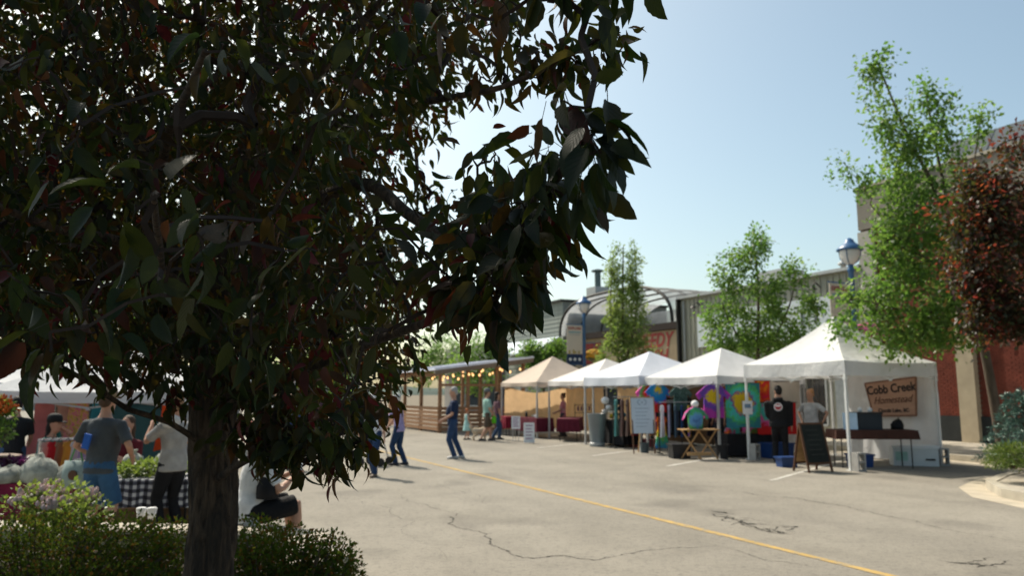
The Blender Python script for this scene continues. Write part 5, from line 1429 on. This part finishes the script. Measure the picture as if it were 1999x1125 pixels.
# dresses hung in the left canopy
LB = [('pink sleeveless dress hung in the left stall', (.62, .24, .24), -7.45, 1.72, 1.0), ('beige pink dress below the left canopy', (.56, .34, .28), -7.15, 1.62, .9), ('patterned pink and yellow dress in the left stall', None, -6.9, 1.74, 1.05), ('turquoise dress beside the patterned dress', (.05, .28, .36), -6.6, 1.74, .95), ('vivid orange dress right of the man in shorts', (.75, .12, .03), -5.55, 1.72, .95), ('black dress beside the orange dress', (.015, .015, .018), -5.25, 1.62, .95), ('sand coloured dress hung under the canopy', (.55, .38, .16), -5.1, 1.75, .8), ('hot pink dress nearest the trunk in the left stall', (.70, .06, .26), -4.85, 1.7, .95), ('yellow wrap hung at the far left', (.50, .32, .03), -8.5, 1.7, 1.0), ('blue wrap hung at the far left', (.03, .12, .34), -8.2, 1.7, 1.0)]
for lab, c_, x, z, k in LB:
    m_ = fabric('dress ' + lab[:22], c_, .4, .15, 5) if c_ else tie_dye('dye floral', [(0, (.45, .06, .12)), (.4, (.55, .2, .22)), (.6, (.5, .35, .05)), (1, (.16, .04, .14))], 12)
    tshirt(lab, Vector((x, 12.0 + .105 * (x + 8.1) + random.uniform(-.06, .1), z)), random.uniform(-.3, .3), m_, 'dresses hung in the left stall', k, 'dress', DRS)
b = MB(); lr = thing('hanging_rail', 'rail of dresses below the left canopy', 'rail', Vector((-6.7, 12.17, 0)), R(6))
b.tube([(-2.1, 0, 1.82), (2.1, 0, 1.82)], .018, 6); b.build('rail', M_galv, lr)
for x in (-2.1, 2.1):
    b = MB(); b.tube([(x, 0, 0), (x, 0, 1.82)], .018, 6); b.build('upright', M_galv, lr)
# low rack with small garments
lowr = thing('low_rack', 'low white rack of small bright garments behind the filled bags', 'clothes rack', Vector((-6.2, 10.6, 0)), R(4), 'clothes racks')
b = MB(); b.bar((-.36, 0, 1.03), (.36, 0, 1.05), .03, .03); b.build('rail', M_paper, lowr)
for x in (-.34, .34):
    b = MB(); b.tube([(x, 0, 0), (x, 0, 1.03)], .016, 6); b.build('upright', M_paper, lowr)
for i, (cn, c_) in enumerate([('cream', (.45, .40, .34)), ('scarlet', (.42, .02, .03)), ('mixed brown', (.2, .12, .08)), ('amber', (.42, .2, .03)), ('pale grey', (.4, .4, .4)), ('lilac', (.3, .22, .36))]):
    tshirt('%s child-size garment on the low white rack' % cn, Vector((-6.46 + .105 * i, 10.57, 1.0)), R(62), mat('small ' + cn, c_, .9), 'small garments on the low rack', .36, 'garment', DRS)
# paper cups on the planter ledge
for i, (x, lab) in enumerate([(275, 'left white paper cup on the planter ledge'), (296, 'right white paper cup on the planter ledge')]):
    p = at(x, 1010, 6.82); p.z = .572
    t = thing('paper_cup', lab, 'cup', p, 0, 'paper cups on the ledge')
    b = MB(); b.lathe([(.029, 0), (.040, .085)], 14); b.build('cup', M_paper, t, True)
    b = MB(); b.lathe([(.043, .083), (.043, .095), (.036, .103)], 14); b.build('lid', mat('white lid', (.7, .7, .7), .4), t)
# orange flower stand at the far left
shrub('flower_display', 'orange and red potted flowers at the far left of the magenta table', [(Vector((-6.72, 9.9, 1.42)), (.22, .22, .2), 1), (Vector((-6.66, 9.8, 1.18)), (.26, .2, .16), .7)], 900, .07, M_leafg, .1, (mat('orange petals', (.55, .13, .02), .7, .3, 20), 60), cat='plants')
fs_ = thing('plant_stand', 'dark round-topped stand carrying the orange potted flowers', 'stand', Vector((-6.7, 9.9, 0)))
b = MB(); b.lathe([(.3, .82), (.32, .84), (.32, .87), (.28, .88)], 16); b.build('top', M_brownw, fs_)
for k in range(3):
    a = 2.1 * k; b = MB(); b.tube([(.22 * math.cos(a), .22 * math.sin(a), 0), (.16 * math.cos(a), .16 * math.sin(a), .83)], .015, 6); b.build('leg', M_iron, fs_)
shrub('purple_plants', 'clump of dark purple bedding plants behind the left bags', [(Vector((-6.3, 9.75, .76)), (.25, .15, .11), 1)], 500, .06, leaf_mat('purple leaves', [(0, (.03, .008, .03)), (1, (.07, .015, .06))], [(0, (.1, .02, .1)), (1, (.2, .03, .15))], .3), -.3, cat='plants')
# ================================================================== people
def remeshed(b, name, m, voxel, smooth=5):
    me = b.mesh(name + '_raw', m)
    o = bpy.data.objects.new(name, me)
    col.objects.link(o)
    r = o.modifiers.new('r', 'REMESH'); r.mode = 'VOXEL'; r.voxel_size = voxel; r.use_smooth_shade = True
    s_ = o.modifiers.new('s', 'SMOOTH'); s_.iterations = smooth; s_.factor = .5
    dg = bpy.context.evaluated_depsgraph_get()
    out = bpy.data.meshes.new_from_object(o.evaluated_get(dg))
    bpy.data.objects.remove(o); bpy.data.meshes.remove(me)
    out.name = name
    out.materials.clear(); out.materials.append(m)
    return out
def ik(a, e, l1, l2, bend):
    a, e = Vector(a), Vector(e)
    d = e - a
    L = min(d.length, (l1 + l2) * .999)
    d.normalize(); e = a + d * L
    x = (l1 * l1 - l2 * l2 + L * L) / (2 * L)
    h = math.sqrt(max(0, l1 * l1 - x * x))
    bv = Vector(bend); bv = (bv - d * bv.dot(d)).normalized()
    return a + d * x + bv * h, e
SKIN = mat('skin', (.46, .25, .17), .55, .1, 12, spec=.35)
def person(label, p, rz, H=1.72, pelvis=None, lean=0.0, feet=None, hands=None, top=('short', (.3, .3, .3)), bottom=('trousers', (.03, .05, .1)), hair=('short', (.05, .035, .025)), hat=None, shoe=(.05, .05, .05), belly=0.0, wide=1.0, yaw=0.0, nod=0.0, skin=SKIN, female=False, voxel=.016, elbow=(0, -1, -.2), mask=None, group='people at the market', cat='person'):
    """local +y is forward, +x the person's right... built at 1.75 m and scaled"""
    t = thing('person', label, cat, p, rz, group)
    k = H / 1.75
    t.scale = (k, k, k)
    pc = Vector(pelvis or (0, 0, .93))
    up = Vector((0, math.sin(lean), math.cos(lean))); fw = Vector((0, math.cos(lean), -math.sin(lean))); rt_ = Vector((1, 0, 0))
    feet = feet or ((-.10, .05, 0), (.10, -.03, 0))
    hands = hands or ((-.27, .06, .80), (.27, .06, .80))
    sw = .172 if female else .19
    def tor(h, rx, ry, off=0.0, g=0.0): return (pc + up * h + fw * off, rt_ * (rx * wide + g), fw * (ry + g))
    hipw = .172 if female else .16
    prof = [(-.10, .12, .09, 0), (-.03, hipw, .115, 0), (.08, hipw - .012, .11, belly * .3), (.18, .135 + belly * .25, .10 + belly * .7, belly * .6), (.32, .158, .112 + belly * .4, belly * .4), (.43, .172 if not female else .155, .102, 0), (.49, .14, .083, 0), (.53, .078, .066, 0)]
    # ---- body: one closed surface
    b = MB()
    b.loft([tor(h, rx, ry, o) for h, rx, ry, o in prof] + [tor(.58, .055, .056, .005), tor(.66, .053, .058, .015)], 16)
    hc = pc + up * .732 + fw * .02
    Hm = Matrix.Rotation(yaw, 3, 'Z') @ Matrix.Rotation(-lean * .4 + nod, 3, 'X')
    Hm = Hm * 1.06
    def hd(x, y, z): return hc + Hm @ Vector((x, y, z))
    b.loft([(hd(0, .03, -.125), Hm @ Vector((.03, 0, 0)), Hm @ Vector((0, .035, 0))), (hd(0, .022, -.11), Hm @ Vector((.046, 0, 0)), Hm @ Vector((0, .062, 0))), (hd(0, .01, -.07), Hm @ Vector((.058, 0, 0)), Hm @ Vector((0, .08, 0))), (hd(0, 0, -.02), Hm @ Vector((.069, 0, 0)), Hm @ Vector((0, .09, 0))), (hd(0, -.003, .04), Hm @ Vector((.075, 0, 0)), Hm @ Vector((0, .095, 0))), (hd(0, -.008, .085), Hm @ Vector((.065, 0, 0)), Hm @ Vector((0, .085, 0))), (hd(0, -.01, .115), Hm @ Vector((.035, 0, 0)), Hm @ Vector((0, .05, 0)))], 16)
    b.loft([(hd(0, .088, .02), Hm @ Vector((.01, 0, 0)), Hm @ Vector((0, .01, 0))), (hd(0, .098, -.02), Hm @ Vector((.016, 0, 0)), Hm @ Vector((0, .02, 0))), (hd(0, .092, -.04), Hm @ Vector((.015, 0, 0)), Hm @ Vector((0, .014, 0)))], 8)
    for sx in (-1, 1): b.ell(hd(.076 * sx, -.005, -.005), (.014, .022, .034), 8, 6, M=Hm)
    sh_b, pa_b = MB(), MB()
    slv, slc = top; kind, bc = bottom
    for i, sx in enumerate((-1, 1)):
        S0 = pc + up * .455 + rt_ * (sx * sw * wide)
        el, wr = ik(S0, hands[i], .29, .255, (sx * .25 + elbow[0] * sx, elbow[1], elbow[2]))
        b.tube([S0 - rt_ * sx * .05, S0, S0.lerp(el, .5), el, el.lerp(wr, .35), wr], [.055, .056, .046, .039, .038, .026], 10)
        hdv = (wr - el).normalized(); side = hdv.cross(Vector((sx, 0, 0)) if abs(hdv.x) < .8 else Vector((0, 0, 1))).normalized(); nrm = hdv.cross(side)
        pc_ = wr + hdv * .055
        b.loft([(wr - hdv * .01, side * .024, nrm * .018), (wr + hdv * .04, side * .040, nrm * .019), (wr + hdv * .085, side * .042, nrm * .016), (wr + hdv * .10, side * .036, nrm * .012)], 10)
        for f in range(4):                          # four fingers and a thumb, slightly curled
            q = wr + hdv * .09 + side * (-.033 + .022 * f)
            ln = (.068, .078, .074, .058)[f]
            b.tube([q, q + hdv * ln * .5 + side * (-.006 + .004 * f), q + hdv * ln * .85 + nrm * .018 * -sx + side * (-.01 + .0066 * f)], [.0095, .009, .007], 6)
        q = wr + hdv * .03 - side * .036
        b.tube([q, q + hdv * .035 - side * .024, q + hdv * .065 - side * .03], [.012, .011, .008], 6)
        e_ = .62 if slv == 'short' else (.12 if slv == 'none' else 0)
        if slv == 'long':
            sh_b.tube([S0 - rt_ * sx * .06, S0, S0.lerp(el, .5), el, el.lerp(wr, .5), wr.lerp(el, .04)], [.07, .072, .062, .056, .05, .042], 10)
        elif slv == 'short':
            sh_b.tube([S0 - rt_ * sx * .06, S0, S0.lerp(el, .4), S0.lerp(el, .78)], [.068, .072, .066, .066], 10)
        # legs
        h0 = pc + rt_ * (sx * .088) - up * .03
        ft_ = Vector(feet[i]); an = ft_ + Vector((0, -.02, .085))
        kn, an = ik(h0, an, .44, .415, (sx * .06, 1, .15))
        b.tube([h0 + up * .05, h0.lerp(kn, .3), h0.lerp(kn, .75), kn, kn.lerp(an, .3), kn.lerp(an, .75), an], [.085, .083, .064, .054, .056, .042, .036], 10)
        fd = Vector((0, 1, 0)); 
        b.loft([(an + Vector((0, -.03, -.03)), (.03, 0, 0), (0, 0, .03)), (an + Vector((0, .06, -.045)), (.036, 0, 0), (0, 0, .03)), (an + Vector((0, .16, -.06)), (.03, 0, 0), (0, 0, .018))], 8)
        so = MB(); so.loft([(an + Vector((0, -.085, -.05)), (.025, 0, 0), (0, 0, .03)), (an + Vector((0, -.06, -.04)), (.042, 0, 0), (0, 0, .048)), (an + Vector((0, .04, -.04)), (.044, 0, 0), (0, 0, .045)), (an + Vector((0, .13, -.055)), (.048, 0, 0), (0, 0, .032)), (an + Vector((0, .19, -.06)), (.032, 0, 0), (0, 0, .024))], 10)
        so.build('shoe', mat('shoe %.2f %.2f %.2f' % shoe, shoe, .6), t, True)
        if kind == 'trousers': pa_b.tube([h0 + up * .06, h0.lerp(kn, .3), h0.lerp(kn, .8), kn, kn.lerp(an, .4), an + Vector((0, 0, -.02))], [.098, .098, .083, .074, .070, .066], 12)
        elif kind == 'shorts': pa_b.tube([h0 + up * .06, h0.lerp(kn, .3), h0.lerp(kn, .7), h0.lerp(kn, .98)], [.10, .104, .098, .097], 12)
    t_b = remeshed(b, 'body', skin, voxel)
    obj('body', t_b, t)
    g = .016
    zlow = -.10 if slv != 'none' else -.06
    sh_b.loft([tor(zlow, hipw - .01, .112 + belly * .2, belly * .2, g + .006)] + [tor(h, rx, ry, o, g) for h, rx, ry, o in prof[2:6]] + [tor(.49, .145, .085, 0, g), tor(.525, .085, .068, 0, .01), tor(.535, .06, .06, 0, .002)], 18)
    smt = slc if not isinstance(slc, tuple) else mat('cloth %.3f %.3f %.3f' % slc, slc, .88, .22, 7, 1.0, 11)
    if kind == 'dress':
        sh_b.loft([tor(.12, .15, .115, 0, g), tor(-.1, .19, .15, 0, g), tor(-.36, .25, .2, 0, g), tor(-.42, .26, .21, 0, g)], 18)
    obj('shirt' if kind != 'dress' else 'dress', remeshed(sh_b, 'shirt', smt, voxel, 3), t)
    if kind != 'dress':
        pa_b.loft([tor(-.12, .10, .085, 0, g)] + [tor(h, rx, ry, o, g - .004) for h, rx, ry, o in prof[1:3]] + [tor(.12, .13, .10, 0, g - .01)], 16)
        obj('trousers' if kind == 'trousers' else 'shorts', remeshed(pa_b, 'trousers', mat('cloth %.3f %.3f %.3f' % bc, bc, .88, .25, 7, 1.0, 11), voxel, 3), t)
    for sx in (-1, 1):
        e = MB(); e.ell(hd(.03 * sx, .083, .012), (.013, .008, .008), 6, 5); e.build('eye', M_ink, t)
    e = MB(); e.ell(hd(0, .088, -.068), (.024, .008, .007), 8, 5); e.build('mouth', mat('lips', (.30, .09, .08), .5), t)
    if mask:
        e = MB(); e.ell(hd(0, .055, -.062), (.062, .055, .05), 12, 8, M=Hm); e.build('face_mask', mat('pale blue mask', mask, .8), t, True)
    if hair:
        st, hcg = hair
        hm = mat('hair %.3f %.3f %.3f' % hcg, hcg, .7, .3, 40, .5, 60)
        e = MB(); e.ell(hd(0, -.019, .042), (.086, .098, .097), 14, 9, M=Hm)
        if st == 'short': e.ell(hd(0, -.05, -.01), (.075, .06, .075), 12, 7, M=Hm)
        if st == 'long':
            e.ell(hd(0, -.055, -.06), (.085, .06, .13), 12, 7, M=Hm); e.ell(hd(0, -.07, -.17), (.075, .045, .11), 12, 7, M=Hm)
        if st == 'bun': e.ell(hd(0, -.06, -.01), (.078, .06, .07), 12, 7, M=Hm); e.ell(hd(0, -.085, .1), (.05, .05, .05), 10, 7, M=Hm)
        obj('hair', remeshed(e, 'hair', hm, .014, 3), t)
    if hat:
        st, c_ = hat
        hm = mat('hat %.3f %.3f %.3f' % c_, c_, .8, .15, 10)
        e = MB(); e.loft([(hd(0, -.012, z), Hm @ Vector((rx, 0, 0)), Hm @ Vector((0, rx * 1.16, 0))) for rx, z in ((.093, .03), (.095, .075), (.084, .125), (.05, .152), (.012, .157))], 16)
        if st == 'cap': e.loft([(hd(0, .07, .045), Hm @ Vector((.07, 0, 0)), Hm @ Vector((0, 0, .008))), (hd(0, .13, .038), Hm @ Vector((.062, 0, 0)), Hm @ Vector((0, 0, .007))), (hd(0, .175, .028), Hm @ Vector((.03, 0, 0)), Hm @ Vector((0, 0, .006)))], 10)
        if st == 'brim': e.loft([(hd(0, -.01, .035), Hm @ Vector((.19, 0, 0)), Hm @ Vector((0, .2, 0))), (hd(0, -.01, .052), Hm @ Vector((.185, 0, 0)), Hm @ Vector((0, .195, 0)))], 20)
        e.build('hat', hm, t, True)
    t['hc'] = 0; del t['hc']
    return t, hd
def pg(px, d, z=0.0):
    q = at(px, 767, d); q.z = z
    return q
grey_h, brown_h, dark_h, white_h, red_h = (.34, .33, .32), (.07, .04, .025), (.014, .011, .010), (.5, .49, .47), (.36, .11, .035)
jeans = (.022, .05, .12)
# walkers on the road
person('older man in navy polo and jeans walking along the yellow line', gp(884, 896), R(95), 1.78, lean=-.03, feet=((-.10, -.02, 0), (.10, -.20, .0)), hands=((-.20, .26, .98), (.19, .24, .96)), top=('short', (.010, .022, .06)), bottom=('trousers', jeans), hair=('short', grey_h), shoe=(.5, .5, .5), belly=.07, nod=-.15)
w1 = gp(778, 909)
person('woman in lilac top and jeans pushing the rollator', w1, R(75), 1.62, lean=.1, feet=((-.09, .06, 0), (.09, -.12, 0)), hands=((-.20, .42, .92), (.20, .42, .92)), top=('short', (.30, .26, .46)), bottom=('trousers', (.015, .04, .10)), hair=('short', white_h), shoe=(.04, .04, .05), female=True)
person('person in white shirt and jeans walking toward the camera beside the rollator', gp(729, 931), R(165), 1.62, feet=((-.09, .16, 0), (.09, -.18, .02)), hands=((-.28, .10, .82), (.27, -.12, .85)), top=('short', (.62, .64, .68)), bottom=('trousers', (.02, .045, .11)), hair=('short', grey_h), hat=('cap', (.62, .62, .62)), shoe=(.16, .12, .09))
person('man in mint t-shirt and brown shorts walking the cream dog', gp(950, 862), R(-65), 1.76, feet=((-.10, .2, 0), (.10, -.24, .02)), hands=((-.24, .2, .88), (.24, .16, .9)), top=('short', (.28, .46, .40)), bottom=('shorts', (.09, .065, .045)), hair=('short', brown_h), hat=('cap', (.12, .13, .14)), shoe=(.06, .06, .06), belly=.04, wide=1.1)
person('dark-haired woman in plum top and jeans beyond the man in mint', gp(970, 859), R(-70), 1.66, feet=((-.09, .14, 0), (.09, -.18, .02)), top=('short', (.16, .08, .10)), bottom=('trousers', (.03, .06, .12)), hair=('long', dark_h), female=True)
person('small red-haired child in a mint dress beside the dog', gp(911, 859), R(-60), 1.08, feet=((-.10, .16, 0), (.10, -.16, 0)), hands=((-.34, .1, .95), (.34, .1, .9)), top=('none', (.34, .56, .54)), bottom=('dress', (.3, .5, .5)), hair=('short', red_h), female=True)
bgp = gp(952, 862)
gb = thing('lime_bag', 'lime green shopping bag carried by the man in mint', 'bag', Vector((bgp.x + .22, bgp.y - .12, .62)), R(-65))
b = MB(); b.loft([((0, 0, 0), (.13, 0, 0), (0, .06, 0)), ((0, 0, .14), (.15, 0, 0), (0, .07, 0)), ((0, 0, .24), (.1, 0, 0), (0, .03, 0))], 12); b.build('body', fabric('lime plastic', (.16, .58, .03), .35), gb, True)
b = MB(); b.tube([(-.06, 0, .23), (-.02, 0, .36), (.02, 0, .36), (.06, 0, .23)], .008, 5); b.build('handle', MATS['lime plastic'], gb)
# rollator
rp = Vector((w1.x - .5, w1.y - .12, 0))
ro = thing('rollator', 'black wheeled walking frame pushed by the woman in lilac', 'walker', rp, R(75))
for sx in (-.25, .25):
    b = MB(); b.tube([(sx, -.22, .07), (sx, -.05, .55), (sx, -.22, .86), (sx, -.32, .88)], .016, 6); b.tube([(sx, -.05, .55), (sx, .28, .08)], .016, 6); b.build('side_frame', M_galv, ro)
    for y in (-.22, .28):
        b = MB(); b.tube([(sx - .02, y, .10), (sx + .02, y, .10)], .10, 16); b.build('wheel', M_black, ro)
b = MB(); b.box((0, .02, .52), (.44, .24, .03)); b.build('seat', M_black, ro)
b = MB(); b.tube([(-.25, .1, .35), (.25, .1, .35)], .012, 6); b.build('cross_bar', M_galv, ro)
# dog
dp = gp(938, 861)
dg_ = thing('dog', 'small fluffy cream dog on the road beside the child', 'dog', dp, R(-75))
b = MB()
b.loft([((0, -.30, .34), (.05, 0, 0), (0, 0, .06)), ((0, -.24, .34), (.10, 0, 0), (0, 0, .11)), ((0, -.05, .33), (.105, 0, 0), (0, 0, .11)), ((0, .12, .34), (.12, 0, 0), (0, 0, .14)), ((0, .24, .38), (.09, 0, 0), (0, 0, .11)), ((0, .30, .44), (.07, 0, 0), (0, 0, .08))], 12)
b.ell((0, .36, .52), (.085, .10, .085), 10, 8); b.ell((0, .46, .49), (.045, .06, .04), 8, 6)
for sx in (-1, 1):
    b.ell((.085 * sx, .34, .51), (.02, .04, .065), 8, 6)
    b.tube([(.065 * sx, .15, .3), (.065 * sx, .16, .16), (.065 * sx, .145, .08), (.065 * sx, .16, .02), (.065 * sx, .20, .02)], [.055, .038, .03, .03, .028], 8)
    b.tube([(.07 * sx, -.2, .33), (.075 * sx, -.14, .22), (.07 * sx, -.26, .13), (.07 * sx, -.25, .03), (.07 * sx, -.21, .02)], [.07, .055, .032, .03, .028], 8)
b.tube([(0, -.28, .38), (0, -.38, .48), (0, -.36, .58)], [.035, .04, .03], 8)
obj('body', remeshed(b, 'body', mat('cream fur', (.52, .42, .30), .9, .2, 30, .8, 60), .018, 3), dg_)
b = MB(); b.ell((0, .52, .50), (.018, .015, .015), 8, 6); b.build('nose', M_ink, dg_)
b = MB(); b.tube([(.1 * math.cos(a * .6283), .27 + .03 * math.sin(a * .6283), .44 + .08 * math.sin(a * .6283)) for a in range(11)], .012, 5); b.build('collar', M_redp, dg_)
# right-hand stalls
person('woman in pink apron standing in the tan tent', P(25.6, 14.7), R(75), 1.62, hands=((-.2, .3, 1.0), (.2, .3, 1.0)), top=('short', tie_dye('apron print', [(0, (.42, .12, .2)), (.5, (.5, .2, .25)), (1, (.42, .4, .46))], 4)), bottom=('trousers', (.05, .04, .05)), hair=('bun', brown_h), female=True, belly=.03)
person('seated dark-clothed seller with brown hair in the middle tent', P(20.7, 15.2, 0), R(140), 1.68, top=('long', (.02, .02, .024)), bottom=('trousers', (.02, .02, .025)), hair=('long', (.09, .035, .02)), female=True)
person('seller in red cap and plaid shirt behind the tie-dye racks', P(17.2, 15.1), R(115), 1.74, top=('short', tie_dye('plaid print', [(0, (.03, .03, .05)), (.45, (.2, .04, .05)), (.6, (.4, .38, .38)), (1, (.02, .02, .03))], 14)), bottom=('trousers', (.03, .03, .04)), hair=('short', brown_h), hat=('cap', (.13, .012, .018)))
mb, hdm = person('man in black hooded jacket with round back patch, seen from behind', gp(1525, 904), R(-22), 1.80, feet=((-.12, .03, 0), (.12, -.05, 0)), hands=((-.2, .26, 1.0), (.27, .05, .82)), top=('long', (.008, .008, .009)), bottom=('trousers', (.008, .008, .010)), hair=('short', dark_h), shoe=(.012, .012, .012), wide=1.42, belly=.07, yaw=.5)
b = MB(); b.tube([(0, -.158, 1.30), (0, -.172, 1.30)], .095, 20); em = b.build('back_patch', M_paper, mb)
b = MB(); b.tube([(0, -.166, 1.30), (0, -.175, 1.30)], .075, 20); b.build('patch_ring', mat('patch red', (.35, .05, .06), .8), mb)
b = MB(); b.box((0, -.172, 1.325), (.11, .016, .035)); b.build('patch_band', M_paper, mb)
b = MB(); b.loft([((0, -.06, 1.42), (.11, 0, 0), (0, .05, 0)), ((0, -.09, 1.46), (.12, 0, 0), (0, .07, 0)), ((0, -.07, 1.52), (.1, 0, 0), (0, .05, 0))], 12); b.build('hood', MATS['cloth 0.008 0.008 0.009'], mb, True)
person('fair-haired woman in light grey t-shirt behind the brown table', P(13.75, 15.0), R(125), 1.72, hands=((-.30, -.02, .98), (.3, -.04, .98)), elbow=(.9, -.4, 0), top=('short', (.42, .42, .43)), bottom=('trousers', (.02, .05, .12)), hair=('bun', (.42, .22, .10)), female=True, wide=1.12, belly=.03)
# left-hand stalls
M_shirtg = (.055, .065, .075)
ms, _ = person('man in slate t-shirt and blue shorts, back turned, at the left stall', pg(205, 8.45), R(-12), 1.68, lean=.06, feet=((-.13, 0, 0), (.13, .02, 0)), hands=((-.26, .22, 1.0), (.26, .2, 1.0)), elbow=(.5, -.8, 0), top=('short', M_shirtg), bottom=('shorts', (.03, .09, .19)), hair=('short', brown_h), hat=('cap', (.20, .15, .10)), shoe=(.2, .2, .2), wide=1.15, belly=.06, voxel=.014)
b = MB(); b.box((-.06, -.158, 1.20), (.085, .02, .17), tilt=(R(12), 'Y')); b.build('blue_cloth', mat('bright blue cloth', (.02, .10, .42), .8), ms)
cb = thing('tote_bag', 'pale tote bag with a round print held by the man in slate', 'bag', pg(160, 8.6, .62), R(-10))
b = MB(); b.loft([((0, 0, 0), (.16, 0, 0), (0, .05, 0)), ((0, 0, .15), (.17, 0, 0), (0, .07, 0)), ((0, 0, .30), (.15, 0, 0), (0, .03, 0))], 14); b.build('body', mat('pale green canvas', (.26, .33, .32), .9, .15, 6), cb, True)
b = MB(); b.tube([(-.08, 0, .29), (-.02, 0, .46), (.03, 0, .46), (.08, 0, .29)], .01, 5); b.build('handle', mat('green strap', (.10, .28, .10), .8), cb)
b = MB(); b.tube([(.02, -.066, .15), (.02, -.075, .15)], .055, 14); b.build('print', M_brownw, cb)
def stool(label, p):
    t = thing('stool', label, 'stool', p, 0, 'stools at the left stalls')
    b = MB(); b.lathe([(.17, .42), (.18, .44), (.17, .46)], 14); b.build('seat', M_black, t)
    for k in range(4):
        a = .8 + 1.57 * k; b = MB(); b.tube([(.2 * math.cos(a), .2 * math.sin(a), 0), (.12 * math.cos(a), .12 * math.sin(a), .43)], .013, 6); b.build('leg', M_iron, t)
SIT = dict(pelvis=(0, 0, .56), feet=((-.12, .42, 0), (.12, .42, 0)))
q = pg(100, 11.3); stool('black stool under the woman in the black hat', q)
person('seated woman in black hat and teal shirt, hand to her chin, in the left stall', q, R(-95), 1.66, lean=.12, hands=((-.1, .22, 1.18), (.16, .3, .8)), top=('short', (.035, .16, .14)), bottom=('trousers', (.015, .015, .017)), hair=('long', dark_h), hat=('cap', (.012, .012, .013)), female=True, **SIT)
q = pg(256, 10.9); stool('black stool under the masked woman', q)
person('seated masked woman in dark red behind the checked table', q, R(175), 1.66, hands=((-.15, .3, .8), (.15, .3, .8)), top=('long', (.11, .012, .018)), bottom=('trousers', (.02, .02, .02)), hair=('long', brown_h), mask=(.45, .60, .66), female=True, **SIT)
pw, _ = person('woman in pale grey top and black trousers lifting a white bag beside the trunk', pg(346, 9.0), R(60), 1.62, hands=((-.12, .30, 1.40), (.2, .28, 1.36)), elbow=(.3, .1, -1), top=('short', (.34, .33, .32)), bottom=('trousers', (.010, .010, .012)), hair=('bun', (.22, .13, .07)), female=True, wide=1.05, voxel=.014)
hb_ = pg(336, 8.85, 1.28)
t = thing('white_bag', 'small white bag lifted by the woman beside the trunk', 'bag', hb_, .3)
b = MB(); b.ell((0, 0, .07), (.11, .07, .08), 12, 8); b.v = [tuple(Vector(v) * random.uniform(.93, 1.06)) for v in b.v]; b.build('body', fabric('white plastic film', (.66, .66, .66), .3), t, True)
b = MB(); b.tube([(-.05, 0, .12), (0, 0, .2), (.05, 0, .12)], .008, 5); b.build('handle', MATS['white plastic film'], t)
person('person in dark top and jeans beside the orange flowers', pg(36, 11.4), R(30), 1.58, top=('short', (.018, .02, .022)), bottom=('trousers', (.04, .09, .18)), hair=('short', dark_h), hands=((-.2, .3, 1.0), (.2, .3, 1.0)))
ps, _ = person('person in white shirt and red hat sitting on the planter ledge with a cup', Vector((-2.30, 6.70, 0)), R(-55), 1.66, lean=.20, pelvis=(0, 0, .69), feet=((-.12, .50, .24), (.12, .44, .24)), hands=((-.10, .42, 1.0), (.08, .38, .97)), elbow=(.4, -.4, -.6), top=('short', (.66, .67, .70)), bottom=('shorts', (.010, .010, .012)), hair=('long', (.16, .035, .02)), hat=('brim', (.30, .03, .018)), female=True, nod=-.2, voxel=.013, shoe=(.3, .28, .25))
hbp = Vector((-2.12, 6.68, .78))
t = thing('black_handbag', 'black handbag on the lap of the person in the red hat', 'bag', hbp, R(-72))
b = MB(); b.loft([((0, 0, 0), (.15, 0, 0), (0, .1, 0)), ((0, 0, .1), (.16, 0, 0), (0, .1, 0)), ((0, 0, .19), (.12, 0, 0), (0, .06, 0))], 14); b.build('body', M_dark, t, True)
b = MB(); b.tube([(-.1, 0, .18), (-.05, 0, .28), (.05, 0, .28), (.1, 0, .18)], .01, 5); b.build('strap', M_black, t)
t = thing('coffee_cup', 'white coffee cup held by the person in the red hat', 'cup', Vector((-1.93, 6.92, .93)), 0)
b = MB(); b.lathe([(.032, 0), (.043, .1)], 14); b.build('cup', M_paper, t, True)
b = MB(); b.lathe([(.046, .098), (.046, .11), (.038, .12)], 14); b.build('lid', MATS['white lid'], t)
# glimpsed between the branches
person('curly-haired woman in a blue top glimpsed under the crabapple branches', pg(570, 17.0), R(170), 1.60, top=('short', (.035, .06, .15)), bottom=('trousers', (.03, .05, .09)), hair=('long', (.34, .22, .12)), female=True)
person('person in pale grey glimpsed beside the curly-haired woman', pg(545, 18.5), R(150), 1.66, top=('short', (.42, .43, .46)), bottom=('trousers', (.05, .05, .06)), hair=('short', grey_h))
person('distant walker in white cap up the street', pg(625, 24.0), R(170), 1.68, top=('short', (.10, .05, .07)), bottom=('trousers', (.03, .04, .07)), hair=('short', grey_h), hat=('cap', (.6, .6, .6)))
person('distant walker in white top near the far canopy', pg(700, 26.0), R(175), 1.66, top=('short', (.6, .6, .62)), bottom=('shorts', (.05, .06, .09)), hair=('short', white_h))
